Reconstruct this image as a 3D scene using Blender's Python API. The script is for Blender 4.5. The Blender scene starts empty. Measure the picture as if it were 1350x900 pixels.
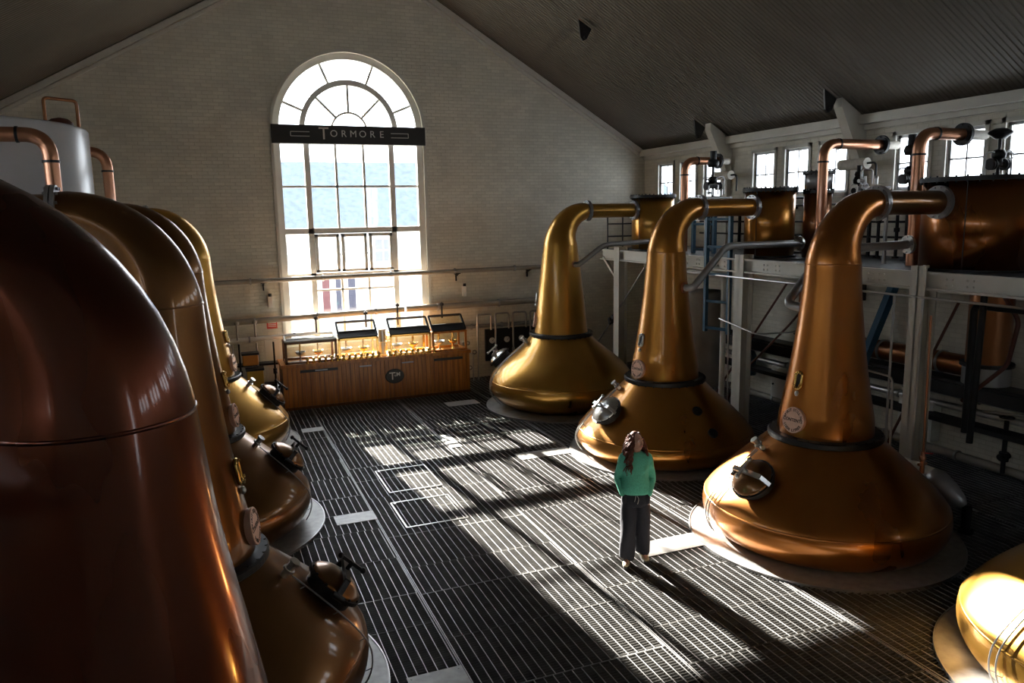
import bpy, bmesh, math, random
from mathutils import Vector, Matrix
random.seed(7)
S = bpy.context.scene
COL = S.collection
PI = math.pi

# ------------------------------------------------------------------ camera
CAMZ = 4.25
def cam_axes(yaw, pitch, roll):
    cy, sy, cp, sp = math.cos(yaw), math.sin(yaw), math.cos(pitch), math.sin(pitch)
    f = Vector((sy * cp, cy * cp, -sp)); r = Vector((cy, -sy, 0)); u = r.cross(f)
    cr, sr = math.cos(roll), math.sin(roll)
    return cr * r + sr * u, -sr * r + cr * u, f
cr_, cu_, cf_ = cam_axes(math.radians(21.641), math.radians(9.353), math.radians(-1.052))
cd = bpy.data.cameras.new('camera'); co = bpy.data.objects.new('camera', cd); COL.objects.link(co)
M = Matrix.Identity(4)
for i in range(3):
    M[i][0] = cr_[i]; M[i][1] = cu_[i]; M[i][2] = -cf_[i]
M[0][3], M[1][3], M[2][3] = 0, 0, CAMZ
co.matrix_world = M
cd.sensor_width = 36; cd.lens = 1008.1 / 1350 * 36; cd.clip_start = .05; cd.clip_end = 300
S.camera = co

# ------------------------------------------------------------------ light
SKY = 7.0
SUN = 70.0
SUN_DIR = Vector((0.125, -1.0, -0.44))
w = bpy.data.worlds.new('world'); S.world = w; w.use_nodes = True
bg = w.node_tree.nodes['Background']; bg.inputs[0].default_value = (.86, .93, 1.0, 1); bg.inputs[1].default_value = SKY
sl = bpy.data.lights.new('sun', 'SUN'); so = bpy.data.objects.new('sun', sl); COL.objects.link(so)
sl.energy = SUN; sl.angle = math.radians(.6); sl.color = (1, .93, .82)
so.rotation_euler = (-SUN_DIR).to_track_quat('Z', 'Y').to_euler(); so.location = (0, 40, 20)
S.view_settings.view_transform = 'Standard'; S.view_settings.look = 'None'
S.view_settings.gamma = 1; S.view_settings.use_curve_mapping = False
S.view_settings.exposure = 0.38
S.cycles.use_denoising = True
S.cycles.max_bounces = 8; S.cycles.diffuse_bounces = 4; S.cycles.glossy_bounces = 5; S.cycles.transparent_max_bounces = 24
S.cycles.sample_clamp_indirect = 6
S.cycles.caustics_reflective = True; S.cycles.blur_glossy = .6

# ------------------------------------------------------------------ materials
def nodes(name):
    m = bpy.data.materials.new(name); m.use_nodes = True
    nt = m.node_tree; return m, nt, nt.nodes['Principled BSDF']
def mat(name, col, rough=.5, metal=0., noise=0., scale=8., bump=0., spec=None, coat=0.):
    m, nt, b = nodes(name)
    b.inputs['Base Color'].default_value = (*col, 1); b.inputs['Roughness'].default_value = rough; b.inputs['Metallic'].default_value = metal
    if spec is not None: b.inputs['Specular IOR Level'].default_value = spec
    if coat: b.inputs['Coat Weight'].default_value = coat; b.inputs['Coat Roughness'].default_value = .1
    if noise or bump:
        tc = nt.nodes.new('ShaderNodeTexCoord'); n = nt.nodes.new('ShaderNodeTexNoise')
        n.inputs['Scale'].default_value = scale; n.inputs['Detail'].default_value = 6
        nt.links.new(tc.outputs['Object'], n.inputs['Vector'])
        if noise:
            mx = nt.nodes.new('ShaderNodeMix'); mx.data_type = 'RGBA'
            mx.inputs[6].default_value = (*[c * (1 - noise) for c in col], 1); mx.inputs[7].default_value = (*[min(1, c * (1 + noise * .6)) for c in col], 1)
            rp = nt.nodes.new('ShaderNodeMapRange'); rp.inputs[1].default_value = .3; rp.inputs[2].default_value = .7
            nt.links.new(n.outputs[0], rp.inputs[0]); nt.links.new(rp.outputs[0], mx.inputs[0]); nt.links.new(mx.outputs[2], b.inputs['Base Color'])
        if bump:
            bp = nt.nodes.new('ShaderNodeBump'); bp.inputs['Strength'].default_value = bump; bp.inputs['Distance'].default_value = .02
            nt.links.new(n.outputs[0], bp.inputs['Height']); nt.links.new(bp.outputs[0], b.inputs['Normal'])
    return m
def copper(name, c1, c2, rough=.3):
    m, nt, b = nodes(name); L = nt.links.new
    tc = nt.nodes.new('ShaderNodeTexCoord')
    n = nt.nodes.new('ShaderNodeTexNoise'); n.inputs['Scale'].default_value = 1.1; n.inputs['Detail'].default_value = 3; n.inputs['Roughness'].default_value = .5
    mp = nt.nodes.new('ShaderNodeMapping'); mp.inputs['Scale'].default_value = (1.5, 1.5, .6)
    L(tc.outputs['Object'], mp.inputs[0]); L(mp.outputs[0], n.inputs['Vector'])
    r = nt.nodes.new('ShaderNodeMapRange'); r.inputs[1].default_value = .25; r.inputs[2].default_value = .75
    L(n.outputs[0], r.inputs[0])
    mx = nt.nodes.new('ShaderNodeMix'); mx.data_type = 'RGBA'; mx.inputs[6].default_value = (*c1, 1); mx.inputs[7].default_value = (*c2, 1)
    L(r.outputs[0], mx.inputs[0]); L(mx.outputs[2], b.inputs['Base Color'])
    r2 = nt.nodes.new('ShaderNodeMapRange'); r2.inputs[1].default_value = .25; r2.inputs[2].default_value = .75
    r2.inputs[3].default_value = rough - .03; r2.inputs[4].default_value = rough + .07
    L(n.outputs[0], r2.inputs[0]); L(r2.outputs[0], b.inputs['Roughness'])
    b.inputs['Metallic'].default_value = .92; b.inputs['Coat Weight'].default_value = .55; b.inputs['Coat Roughness'].default_value = .09
    return m
def brick(name, col, mortar):
    m, nt, b = nodes(name); L = nt.links.new
    tc = nt.nodes.new('ShaderNodeTexCoord'); sp = nt.nodes.new('ShaderNodeSeparateXYZ'); L(tc.outputs['Object'], sp.inputs[0])
    ad = nt.nodes.new('ShaderNodeMath'); L(sp.outputs[0], ad.inputs[0]); L(sp.outputs[1], ad.inputs[1])
    cb = nt.nodes.new('ShaderNodeCombineXYZ'); L(ad.outputs[0], cb.inputs[0]); L(sp.outputs[2], cb.inputs[1])
    br = nt.nodes.new('ShaderNodeTexBrick'); L(cb.outputs[0], br.inputs['Vector'])
    br.inputs['Scale'].default_value = 1; br.inputs['Brick Width'].default_value = .23; br.inputs['Row Height'].default_value = .08
    br.inputs['Mortar Size'].default_value = .005; br.inputs['Mortar Smooth'].default_value = .4
    br.inputs['Color1'].default_value = (*col, 1); br.inputs['Color2'].default_value = (*[c * .88 for c in col], 1); br.inputs['Mortar'].default_value = (*mortar, 1)
    n = nt.nodes.new('ShaderNodeTexNoise'); n.inputs['Scale'].default_value = .9; n.inputs['Detail'].default_value = 7; n.inputs['Roughness'].default_value = .65
    L(tc.outputs['Object'], n.inputs['Vector'])
    r = nt.nodes.new('ShaderNodeMapRange'); r.inputs[1].default_value = .3; r.inputs[2].default_value = .75; r.inputs[3].default_value = .78; r.inputs[4].default_value = 1.0
    L(n.outputs[0], r.inputs[0])
    ml = nt.nodes.new('ShaderNodeMix'); ml.data_type = 'RGBA'; ml.blend_type = 'MULTIPLY'; ml.inputs[0].default_value = 1
    L(br.outputs[0], ml.inputs[6]); L(r.outputs[0], ml.inputs[7]); L(ml.outputs[2], b.inputs['Base Color'])
    n2 = nt.nodes.new('ShaderNodeTexNoise'); n2.inputs['Scale'].default_value = 14; n2.inputs['Detail'].default_value = 3; L(tc.outputs['Object'], n2.inputs['Vector'])
    sm = nt.nodes.new('ShaderNodeMath'); sm.operation = 'MULTIPLY_ADD'; L(n2.outputs[0], sm.inputs[0]); sm.inputs[1].default_value = .5
    iv = nt.nodes.new('ShaderNodeMath'); iv.operation = 'SUBTRACT'; iv.inputs[0].default_value = 1; L(br.outputs['Fac'], iv.inputs[1]); L(iv.outputs[0], sm.inputs[2])
    bp = nt.nodes.new('ShaderNodeBump'); bp.inputs['Strength'].default_value = .7; bp.inputs['Distance'].default_value = .012
    L(sm.outputs[0], bp.inputs['Height']); L(bp.outputs[0], b.inputs['Normal'])
    b.inputs['Roughness'].default_value = .55
    return m
def glass_mat(name, tint=(1, 1, 1), dirt=0.):
    m = bpy.data.materials.new(name); m.use_nodes = True; nt = m.node_tree; nt.nodes.clear(); L = nt.links.new
    o = nt.nodes.new('ShaderNodeOutputMaterial'); t = nt.nodes.new('ShaderNodeBsdfTransparent'); g = nt.nodes.new('ShaderNodeBsdfGlossy')
    t.inputs[0].default_value = (*tint, 1); g.inputs['Roughness'].default_value = .03
    lw = nt.nodes.new('ShaderNodeLayerWeight'); lw.inputs[0].default_value = .5
    pw = nt.nodes.new('ShaderNodeMath'); pw.operation = 'POWER'; pw.inputs[1].default_value = 5; L(lw.outputs['Facing'], pw.inputs[0])
    fr = nt.nodes.new('ShaderNodeMath'); fr.operation = 'MULTIPLY_ADD'; fr.inputs[1].default_value = .9; fr.inputs[2].default_value = .06; L(pw.outputs[0], fr.inputs[0])
    mx = nt.nodes.new('ShaderNodeMixShader'); L(fr.outputs[0], mx.inputs[0]); L(t.outputs[0], mx.inputs[1]); L(g.outputs[0], mx.inputs[2])
    L(mx.outputs[0], o.inputs[0])
    return m
def wood_mat(name, c1, c2):
    m, nt, b = nodes(name); L = nt.links.new
    tc = nt.nodes.new('ShaderNodeTexCoord'); mp = nt.nodes.new('ShaderNodeMapping'); mp.inputs['Scale'].default_value = (9, 9, .8)
    n = nt.nodes.new('ShaderNodeTexNoise'); n.inputs['Scale'].default_value = 1.3; n.inputs['Detail'].default_value = 4
    L(tc.outputs['Object'], mp.inputs[0]); L(mp.outputs[0], n.inputs['Vector'])
    r = nt.nodes.new('ShaderNodeMapRange'); r.inputs[1].default_value = .35; r.inputs[2].default_value = .65; L(n.outputs[0], r.inputs[0])
    mx = nt.nodes.new('ShaderNodeMix'); mx.data_type = 'RGBA'; mx.inputs[6].default_value = (*c1, 1); mx.inputs[7].default_value = (*c2, 1)
    L(r.outputs[0], mx.inputs[0]); L(mx.outputs[2], b.inputs['Base Color']); b.inputs['Roughness'].default_value = .32
    return m

m_wall = brick('painted_brick', (.80, .76, .64), (.62, .58, .47))
m_ceil = mat('ceiling_sheet', (.12, .105, .08), .55, 0, .12, .7)
m_trim = mat('cream_paint', (.62, .60, .53), .45, 0, .08, 3)
m_white = mat('white_paint', (.78, .77, .72), .4, 0, .06, 4)
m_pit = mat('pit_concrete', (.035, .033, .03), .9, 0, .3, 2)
m_grate = mat('galvanised_steel', (.42, .42, .42), .42, .5, .2, 5)
m_xbar = mat('shaded_steel', (.12, .117, .11), .5, .3, .3, 5)  # same metal as the rods; shade between the bars put into the colour
m_plate = mat('chequer_plate', (.36, .355, .34), .45, .35, .2, 9, .3)
m_steel = mat('brushed_steel', (.55, .55, .54), .28, 1, .15, 4)
m_gsteel = mat('grey_steel', (.40, .40, .40), .38, .75, .15, 4)
m_dark = mat('dark_iron', (.016, .016, .017), .45, .3, .2, 8)
m_black = mat('black_paint', (.012, .012, .013), .4)
m_pipe = mat('grey_pipe_lagging', (.34, .31, .26), .5, .2, .15, 3)
m_blue = mat('blue_paint', (.02, .09, .16), .45)
m_brass = mat('brass', (.78, .52, .16), .22, 1, .15, 8)
m_glass = glass_mat('window_glass', (.97, .98, 1)); m_cglass = glass_mat('case_glass', (.86, .9, .88))
m_wood = wood_mat('oiled_timber', (.36, .12, .016), (.62, .24, .04))
m_woodd = wood_mat('dark_timber', (.12, .045, .012), (.2, .08, .02))
m_cu = copper('aged_copper', (0.42, 0.17, 0.028), (0.55, 0.25, 0.045), 0.29)
m_cu1 = copper('golden_copper', (0.44, 0.22, 0.04), (0.58, 0.31, 0.06), 0.29)
m_cu3 = copper('warm_copper', (.37, .12, .02), (.50, .19, .035), .28)
m_cuC = copper('shaded_warm_copper', (.24, .08, .016), (.34, .12, .026), .27)  # darker copy of the warm copper; dim surroundings put into the colour
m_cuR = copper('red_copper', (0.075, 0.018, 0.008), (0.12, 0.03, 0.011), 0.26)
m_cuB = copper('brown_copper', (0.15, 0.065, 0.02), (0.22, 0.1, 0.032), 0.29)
m_cupipe = copper('copper_pipe_metal', (.50, .22, .12), (.62, .30, .17), .3)
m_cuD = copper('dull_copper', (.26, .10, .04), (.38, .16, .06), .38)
m_label = mat('label_copper', (.80, .52, .40), .4, .25, .12, 14)
m_ink = mat('label_ink', (.05, .02, .015), .6)
m_sign = mat('sign_black', (.022, .021, .019), .35)
m_silver = mat('sign_lettering', (.62, .60, .55), .4, .2)
m_red = mat('red_sign', (.6, .05, .03), .5)
m_orange = mat('orange_paint', (.65, .25, .03), .5)
m_yellow = mat('yellow_paint', (.68, .42, .04), .5)
m_tank = mat('white_tank_gloss', (.55, .57, .58), .25, 0, .05, 1)
m_hose = mat('red_brown_hose', (.10, .03, .02), .5)
m_cream = mat('lagging_cloth', (.60, .56, .48), .7, 0, .2, 10, .3)
m_slate = mat('slate_roof', (.07, .095, .135), .7, 0, .3, 3)
m_render = mat('white_render', (.72, .72, .70), .8)
m_ground = mat('gravel', (.35, .33, .30), .9, 0, .2, 2)
m_winx = mat('far_window_dark', (.10, .11, .12), .2)
m_redc = mat('dark_red_door', (.07, .015, .02), .5); m_bluec = mat('navy_door', (.02, .022, .045), .5)
m_skin = mat('skin', (.55, .30, .21), .5); m_lip = mat('lips', (.45, .14, .12), .45)
m_hair = mat('auburn_hair', (.13, .034, .014), .6, 0, .4, 30)
m_knit = mat('green_knit', (.11, .48, .33), .85, 0, .15, 60, .5)
m_trou = mat('navy_trousers', (.012, .013, .022), .8, 0, .2, 30, .2)
m_shoe = mat('beige_shoe', (.45, .36, .22), .7); m_sole = mat('dark_sole', (.03, .028, .025), .8)
m_cord = mat('pale_cord', (.5, .5, .48), .7); m_eye = mat('eye_dark', (.03, .02, .015), .2); m_eyew = mat('eye_white', (.8, .78, .75), .3)

# ------------------------------------------------------------------ mesh helpers
def frame_of(d):
    d = Vector(d).normalized(); a = Vector((0, 0, 1)) if abs(d.z) < .95 else Vector((1, 0, 0))
    u = d.cross(a).normalized(); v = u.cross(d); return u, v, d
class MB:
    def __init__(s): s.v = []; s.f = []; s.sm = []
    def add(s, vs, fs, smooth=False):
        n = len(s.v); s.v += [tuple(x) for x in vs]; s.f += [tuple(i + n for i in f) for f in fs]; s.sm += [smooth] * len(fs); return s
    def box(s, a, b, R=None, o=(0, 0, 0)):
        (x0, y0, z0), (x1, y1, z1) = a, b
        vs = [Vector(p) for p in ((x0, y0, z0), (x1, y0, z0), (x1, y1, z0), (x0, y1, z0), (x0, y0, z1), (x1, y0, z1), (x1, y1, z1), (x0, y1, z1))]
        if R is not None: vs = [R @ p + Vector(o) for p in vs]
        return s.add(vs, [(0, 3, 2, 1), (4, 5, 6, 7), (0, 1, 5, 4), (1, 2, 6, 5), (2, 3, 7, 6), (3, 0, 4, 7)])
    def bar(s, p, q, wd, ht, up=(0, 0, 1)):
        p, q = Vector(p), Vector(q); d = (q - p).normalized(); a = Vector(up)
        if abs(d.dot(a)) > .98: a = Vector((1, 0, 0))
        u = d.cross(a).normalized() * wd / 2; v = u.cross(d).normalized() * ht / 2
        vs = [p - u - v, p + u - v, p + u + v, p - u + v, q - u - v, q + u - v, q + u + v, q - u + v]
        return s.add(vs, [(0, 1, 2, 3), (7, 6, 5, 4), (0, 4, 5, 1), (1, 5, 6, 2), (2, 6, 7, 3), (3, 7, 4, 0)])
    def tube(s, pts, r, n=12, caps=True, closed=False):
        pts = [Vector(p) for p in pts]; m = len(pts); rs = r if isinstance(r, (list, tuple)) else [r] * m
        tang = []
        for i in range(m):
            a = pts[(i - 1) % m] if (i or closed) else pts[0]; b = pts[(i + 1) % m] if (i < m - 1 or closed) else pts[-1]
            tang.append((b - a).normalized())
        u, v, _ = frame_of(tang[0]); vs = []; fs = []
        for i in range(m):
            t = tang[i]; u = (u - t * u.dot(t)).normalized(); v = t.cross(u)
            for k in range(n):
                a = 2 * PI * k / n; vs.append(pts[i] + rs[i] * (math.cos(a) * u + math.sin(a) * v))
        for i in range(m if closed else m - 1):
            j = (i + 1) % m
            for k in range(n):
                l = (k + 1) % n; fs.append((i * n + k, i * n + l, j * n + l, j * n + k))
        s.add(vs, fs, True)
        if caps and not closed:
            s.add(vs[:n], [tuple(range(n - 1, -1, -1))]); s.add(vs[-n:], [tuple(range(n))])
        return s
    def cyl(s, p, q, r, n=16, r2=None):
        return s.tube([p, q], [r, r if r2 is None else r2], n)
    def lathe(s, prof, o=(0, 0, 0), axis=(0, 0, 1), n=48, smooth=True, close=False):
        u, v, d = frame_of(axis)
        if Vector(axis) == Vector((0, 0, 1)): u, v = Vector((1, 0, 0)), Vector((0, 1, 0))
        o = Vector(o); vs = []; fs = []; m = len(prof)
        for r, z in prof:
            for k in range(n):
                a = 2 * PI * k / n; vs.append(o + d * z + r * (math.cos(a) * u + math.sin(a) * v))
        for i in range(m if close else m - 1):
            j = (i + 1) % m
            for k in range(n):
                l = (k + 1) % n; fs.append((i * n + k, i * n + l, j * n + l, j * n + k))
        return s.add(vs, fs, smooth)
    def ball(s, c, r, sc=(1, 1, 1), n=16, R=None):
        vs = []; fs = []; m = n // 2; c = Vector(c)
        for i in range(m + 1):
            t = PI * i / m
            for k in range(n):
                a = 2 * PI * k / n; p = Vector((math.sin(t) * math.cos(a) * sc[0], math.sin(t) * math.sin(a) * sc[1], math.cos(t) * sc[2])) * r
                vs.append(c + (R @ p if R else p))
        for i in range(m):
            for k in range(n):
                l = (k + 1) % n; fs.append((i * n + k, (i + 1) * n + k, (i + 1) * n + l, i * n + l))
        return s.add(vs, fs, True)
    def rings(s, rings, smooth=True, caps=True):
        n = len(rings[0]); vs = [p for r in rings for p in r]; fs = []
        for i in range(len(rings) - 1):
            for k in range(n):
                l = (k + 1) % n; fs.append((i * n + k, i * n + l, (i + 1) * n + l, (i + 1) * n + k))
        s.add(vs, fs, smooth)
        if caps: s.add(rings[0], [tuple(range(n - 1, -1, -1))], smooth); s.add(rings[-1], [tuple(range(n))], smooth)
        return s
    def arcbar(s, cx, cz, r0, r1, y0, y1, a0, a1, n=40, t=(0,)):
        vs = []; fs = []
        for i in range(n + 1):
            a = a0 + (a1 - a0) * i / n; c, q = math.cos(a), math.sin(a)
            vs += [(cx + r0 * c, y0, cz + r0 * q), (cx + r1 * c, y0, cz + r1 * q), (cx + r1 * c, y1, cz + r1 * q), (cx + r0 * c, y1, cz + r0 * q)]
        for i in range(n):
            for k in range(4): fs.append((4 * i + k, 4 * i + 4 + k, 4 * i + 4 + (k + 1) % 4, 4 * i + (k + 1) % 4))
        fs += [(0, 1, 2, 3), (4 * n + 3, 4 * n + 2, 4 * n + 1, 4 * n)]
        return s.add(vs, fs)
    def bolts(s, c, axis, R, k, r=.014, h=.02):
        u, v, d = frame_of(axis); c = Vector(c)
        for i in range(k):
            a = 2 * PI * i / k; p = c + R * (math.cos(a) * u + math.sin(a) * v); s.tube([p - d * h, p + d * h], r, 6)
        return s
    def mesh(s, name):
        me = bpy.data.meshes.new(name); me.from_pydata(s.v, [], s.f); me.polygons.foreach_set('use_smooth', s.sm)
        me.validate(); me.update(); return me
    def build(s, name, m, parent=None, bevel=0, fixn=True):
        me = s.mesh(name)
        if fixn:
            bm = bmesh.new(); bm.from_mesh(me); bmesh.ops.recalc_face_normals(bm, faces=bm.faces); bm.to_mesh(me); bm.free()
        me.materials.append(m); o = bpy.data.objects.new(name, me); COL.objects.link(o)
        if parent: o.parent = parent
        if bevel:
            b = o.modifiers.new('bevel', 'BEVEL'); b.width = bevel; b.segments = 2; b.limit_method = 'ANGLE'
        return o
def tag(o, label=None, cat=None, group=None, kind=None):
    if label: o['label'] = label
    if cat: o['category'] = cat
    if group: o['group'] = group
    if kind: o['kind'] = kind
    return o
def thing(name, label, cat, loc=(0, 0, 0), rz=0, group=None):
    o = bpy.data.objects.new(name, None); COL.objects.link(o); o.location = loc; o.rotation_euler = (0, 0, rz); o.empty_display_size = .1
    return tag(o, label, cat, group)
def empty_struct(name):
    o = bpy.data.objects.new(name, None); COL.objects.link(o); return tag(o, kind='structure')
def dup(o, parent=None):
    c = o.copy(); COL.objects.link(c)
    if parent: c.parent = parent
    for ch in list(o.children): dup(ch, c)
    return c
def bez(pts, rad=.1, n=6):
    """polyline with rounded corners"""
    pts = [Vector(p) for p in pts]; out = [pts[0]]
    for i in range(1, len(pts) - 1):
        a, b, c = pts[i - 1], pts[i], pts[i + 1]; d1 = (a - b); d2 = (c - b); r = min(rad, d1.length * .49, d2.length * .49)
        p, q = b + d1.normalized() * r, b + d2.normalized() * r
        for k in range(n + 1):
            t = k / n; out.append((1 - t) ** 2 * p + 2 * t * (1 - t) * b + t * t * q)
    out.append(pts[-1]); return out
def spline(cp, n):
    """Catmull-Rom through (r, z) control points"""
    cp = [Vector((a, b, 0)) for a, b in cp]; out = []
    for i in range(len(cp) - 1):
        p0 = cp[max(i - 1, 0)]; p1 = cp[i]; p2 = cp[i + 1]; p3 = cp[min(i + 2, len(cp) - 1)]
        for k in range(n):
            t = k / n
            q = .5 * ((2 * p1) + (-p0 + p2) * t + (2 * p0 - 5 * p1 + 4 * p2 - p3) * t * t + (-p0 + 3 * p1 - 3 * p2 + p3) * t ** 3); out.append((q.x, q.y))
    out.append((cp[-1].x, cp[-1].y)); return out
def text_mesh(txt, size, m, parent, name, mtx, depth=.004, align='CENTER', bold=0.):
    cu = bpy.data.curves.new(name, 'FONT'); cu.body = txt; cu.size = size; cu.align_x = align; cu.align_y = 'CENTER'; cu.extrude = depth; cu.offset = bold
    t = bpy.data.objects.new(name + '_tmp', cu); COL.objects.link(t)
    dg = bpy.context.evaluated_depsgraph_get(); me = bpy.data.meshes.new_from_object(t.evaluated_get(dg)); bpy.data.objects.remove(t)
    me.transform(mtx); me.materials.clear(); me.materials.append(m)
    return me
def join_meshes(name, mes, m, parent):
    bm = bmesh.new()
    for me in mes: bm.from_mesh(me)
    me = bpy.data.meshes.new(name); bm.to_mesh(me); bm.free(); me.materials.append(m)
    o = bpy.data.objects.new(name, me); COL.objects.link(o); o.parent = parent; return o
def basis(o, x, y, z):
    mt = Matrix.Identity(4)
    for i in range(3): mt[i][0] = x[i]; mt[i][1] = y[i]; mt[i][2] = z[i]; mt[i][3] = o[i]
    return mt
def fuse(mb, name, m, parent, voxel=.012, smooth=6):
    me = mb.mesh('tmp'); bm = bmesh.new(); bm.from_mesh(me); bmesh.ops.recalc_face_normals(bm, faces=bm.faces); bm.to_mesh(me); bm.free()
    t = bpy.data.objects.new('tmp', me); COL.objects.link(t)
    r = t.modifiers.new('r', 'REMESH'); r.mode = 'VOXEL'; r.voxel_size = voxel; r.use_smooth_shade = True
    if smooth: q = t.modifiers.new('s', 'SMOOTH'); q.iterations = smooth; q.factor = .5
    dg = bpy.context.evaluated_depsgraph_get(); me2 = bpy.data.meshes.new_from_object(t.evaluated_get(dg)); bpy.data.objects.remove(t)
    me2.materials.clear(); me2.materials.append(m); me2.name = name
    o = bpy.data.objects.new(name, me2); COL.objects.link(o); o.parent = parent; return o

# ------------------------------------------------------------------ setting
XL, XR, YN, YF = -4.64, 11.64, -5.0, 19.0
RX, RZ = 3.5, 10.75
def roof(x):
    return RZ - (x - RX) * .591 if x >= RX else RZ - (RX - x) * .559
TH = .35
WCX, WCZ, WR, WB = 3.46, 6.33, 1.79, 1.2
# far wall with arched opening
b = MB()
def wall_far_face(mb, y):
    xs = [WCX - WR * math.cos(PI * i / 48) for i in range(49)]
    zt = [WCZ + WR * math.sin(PI * i / 48) for i in range(49)]
    L0, R0 = WCX - WR, WCX + WR
    mb.add([(XL - .4, y, -1.1), (L0, y, -1.1), (L0, y, WCZ), (L0, y, roof(L0) + .2), (XL - .4, y, roof(XL - .4) + .2)], [(0, 1, 2, 3, 4)])
    mb.add([(R0, y, -1.1), (XR + .4, y, -1.1), (XR + .4, y, roof(XR + .4) + .2), (RX + WR, y, roof(RX + WR) + .2), (R0, y, roof(R0) + .2), (R0, y, WCZ)], [(0, 1, 2, 3, 4, 5)])
    mb.add([(L0, y, -1.1), (R0, y, -1.1), (R0, y, WB), (L0, y, WB)], [(0, 1, 2, 3)])
    for i in range(48):
        mb.add([(xs[i], y, zt[i]), (xs[i + 1], y, zt[i + 1]), (xs[i + 1], y, roof(xs[i + 1]) + .2), (xs[i], y, roof(xs[i]) + .2)], [(0, 1, 2, 3)])
    return xs, zt
xs, zt = wall_far_face(b, YF); wall_far_face(b, YF + TH)
rim = [(WCX - WR, WB)] + list(zip(xs, zt)) + [(WCX + WR, WB)]
for (x0, z0), (x1, z1) in zip(rim, rim[1:] + rim[:1]):
    b.add([(x0, YF, z0), (x1, YF, z1), (x1, YF + TH, z1), (x0, YF + TH, z0)], [(0, 1, 2, 3)])
tag(b.build('wall_far', m_wall, fixn=False), kind='structure')
# side walls with rows of small windows
trio = []
for s0 in (18.25, 14.35, 10.5, 6.55, 2.65, -1.2):
    for k in range(3):
        y1 = s0 - 1.02 * k
        if y1 - .7 > YN + .3: trio.append((y1 - .68, y1))
trio = sorted(trio)
WZ0, WZ1 = 4.58, 5.53
def side_wall(name, x, sgn):
    mb = MB(); x2 = x + sgn * .14; zt = roof(x) + .25
    lo, hi = min(x, x2), max(x, x2)
    mb.box((lo, YN - TH, -1.1), (hi, YF, WZ0)); mb.box((lo, YN - TH, WZ1), (hi, YF, zt))
    ys = [YN - TH] + [v for p in trio for v in p] + [YF]
    for i in range(0, len(ys), 2): mb.box((lo, ys[i], WZ0), (hi, ys[i + 1], WZ1))
    return tag(mb.build(name, m_wall), kind='structure')
side_wall('wall_right', XR, 1); side_wall('wall_left', XL, -1)
added_near_win = [(8.5, 9.3, 2.2, 6.0)]  # invented window behind the camera, added to light the still fronts
b = MB(); cuts = [XL, RX, XR] + [v for q in added_near_win for v in q[:2]]; cuts.sort()
for xa, xc in zip(cuts, cuts[1:]):
    q = next((q for q in added_near_win if abs(q[0] - xa) < 1e-6), None)
    for z0a, z0c, z1a, z1c in ([(-1.1, -1.1, q[2], q[2]), (q[3], q[3], roof(xa) + .2, roof(xc) + .2)] if q else [(-1.1, -1.1, roof(xa) + .2, roof(xc) + .2)]):
        vs = [(x, y, z) for y in (YN, YN - .2) for x, z in ((xa, z0a), (xc, z0c), (xc, z1c), (xa, z1a))]
        b.add(vs, [(0, 1, 2, 3), (7, 6, 5, 4), (0, 4, 5, 1), (1, 5, 6, 2), (2, 6, 7, 3), (3, 7, 4, 0)])
tag(b.build('wall_near', m_wall), kind='structure')
# ceiling: corrugated sheets running down both slopes
def slope(mb, xa, xb, pitch=.095, amp=.014):
    vs = []; fs = []; y = YN - .4; n = 0
    L = math.hypot(xb - xa, roof(xb) - roof(xa)); nx, nz = -(roof(xb) - roof(xa)) / L, (xb - xa) / L
    if nz < 0: nx, nz = -nx, -nz
    while y < YF + .3:
        for dy, h in ((0, 0), (.3, 0), (.42, 1), (.88, 1)):
            for x in (xa, xb):
                vs.append((x + nx * amp * h, y + dy * pitch, roof(x) + nz * amp * h))
        y += pitch
    k = len(vs) // 2
    for i in range(k - 1): fs.append((2 * i, 2 * i + 1, 2 * i + 3, 2 * i + 2))
    mb.add(vs, fs)
b = MB(); slope(b, RX, XR + .45); slope(b, RX, XL - .45)
for sg, xe in ((1, XR + .45), (-1, XL - .45)):
    b.add([(RX, YN - .5, RZ + .12), (xe, YN - .5, roof(xe) + .12), (xe, YF + .5, roof(xe) + .12), (RX, YF + .5, RZ + .12)], [(0, 1, 2, 3)])
tag(b.build('ceiling', m_ceil, fixn=False), kind='structure')
# eave beams and rake mouldings
b = MB(); b.box((XR - .2, YN, 5.80), (XR, YF, 5.97)); b.box((XR - .06, YN, 5.7), (XR, YF, 5.8))
tag(b.build('trim_1', m_trim, bevel=.01), kind='structure')
b = MB(); b.box((XL, YN, 6.0), (XL + .2, YF, 6.19)); tag(b.build('trim_2', m_trim, bevel=.01), kind='structure')
for i, xe in enumerate((XR, XL)):
    b = MB(); a = Vector((RX, YF - .05, RZ - .02)); c = Vector((xe, YF - .05, roof(xe) - .02))
    b.bar(a + Vector((0, 0, -.07)), c + Vector((0, 0, -.07)), .10, .12); b.bar(a + Vector((0, .03, -.2)), c + Vector((0, .03, -.2)), .05, .06)
    tag(b.build('trim_%d' % (i + 3), m_trim), kind='structure')

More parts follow.
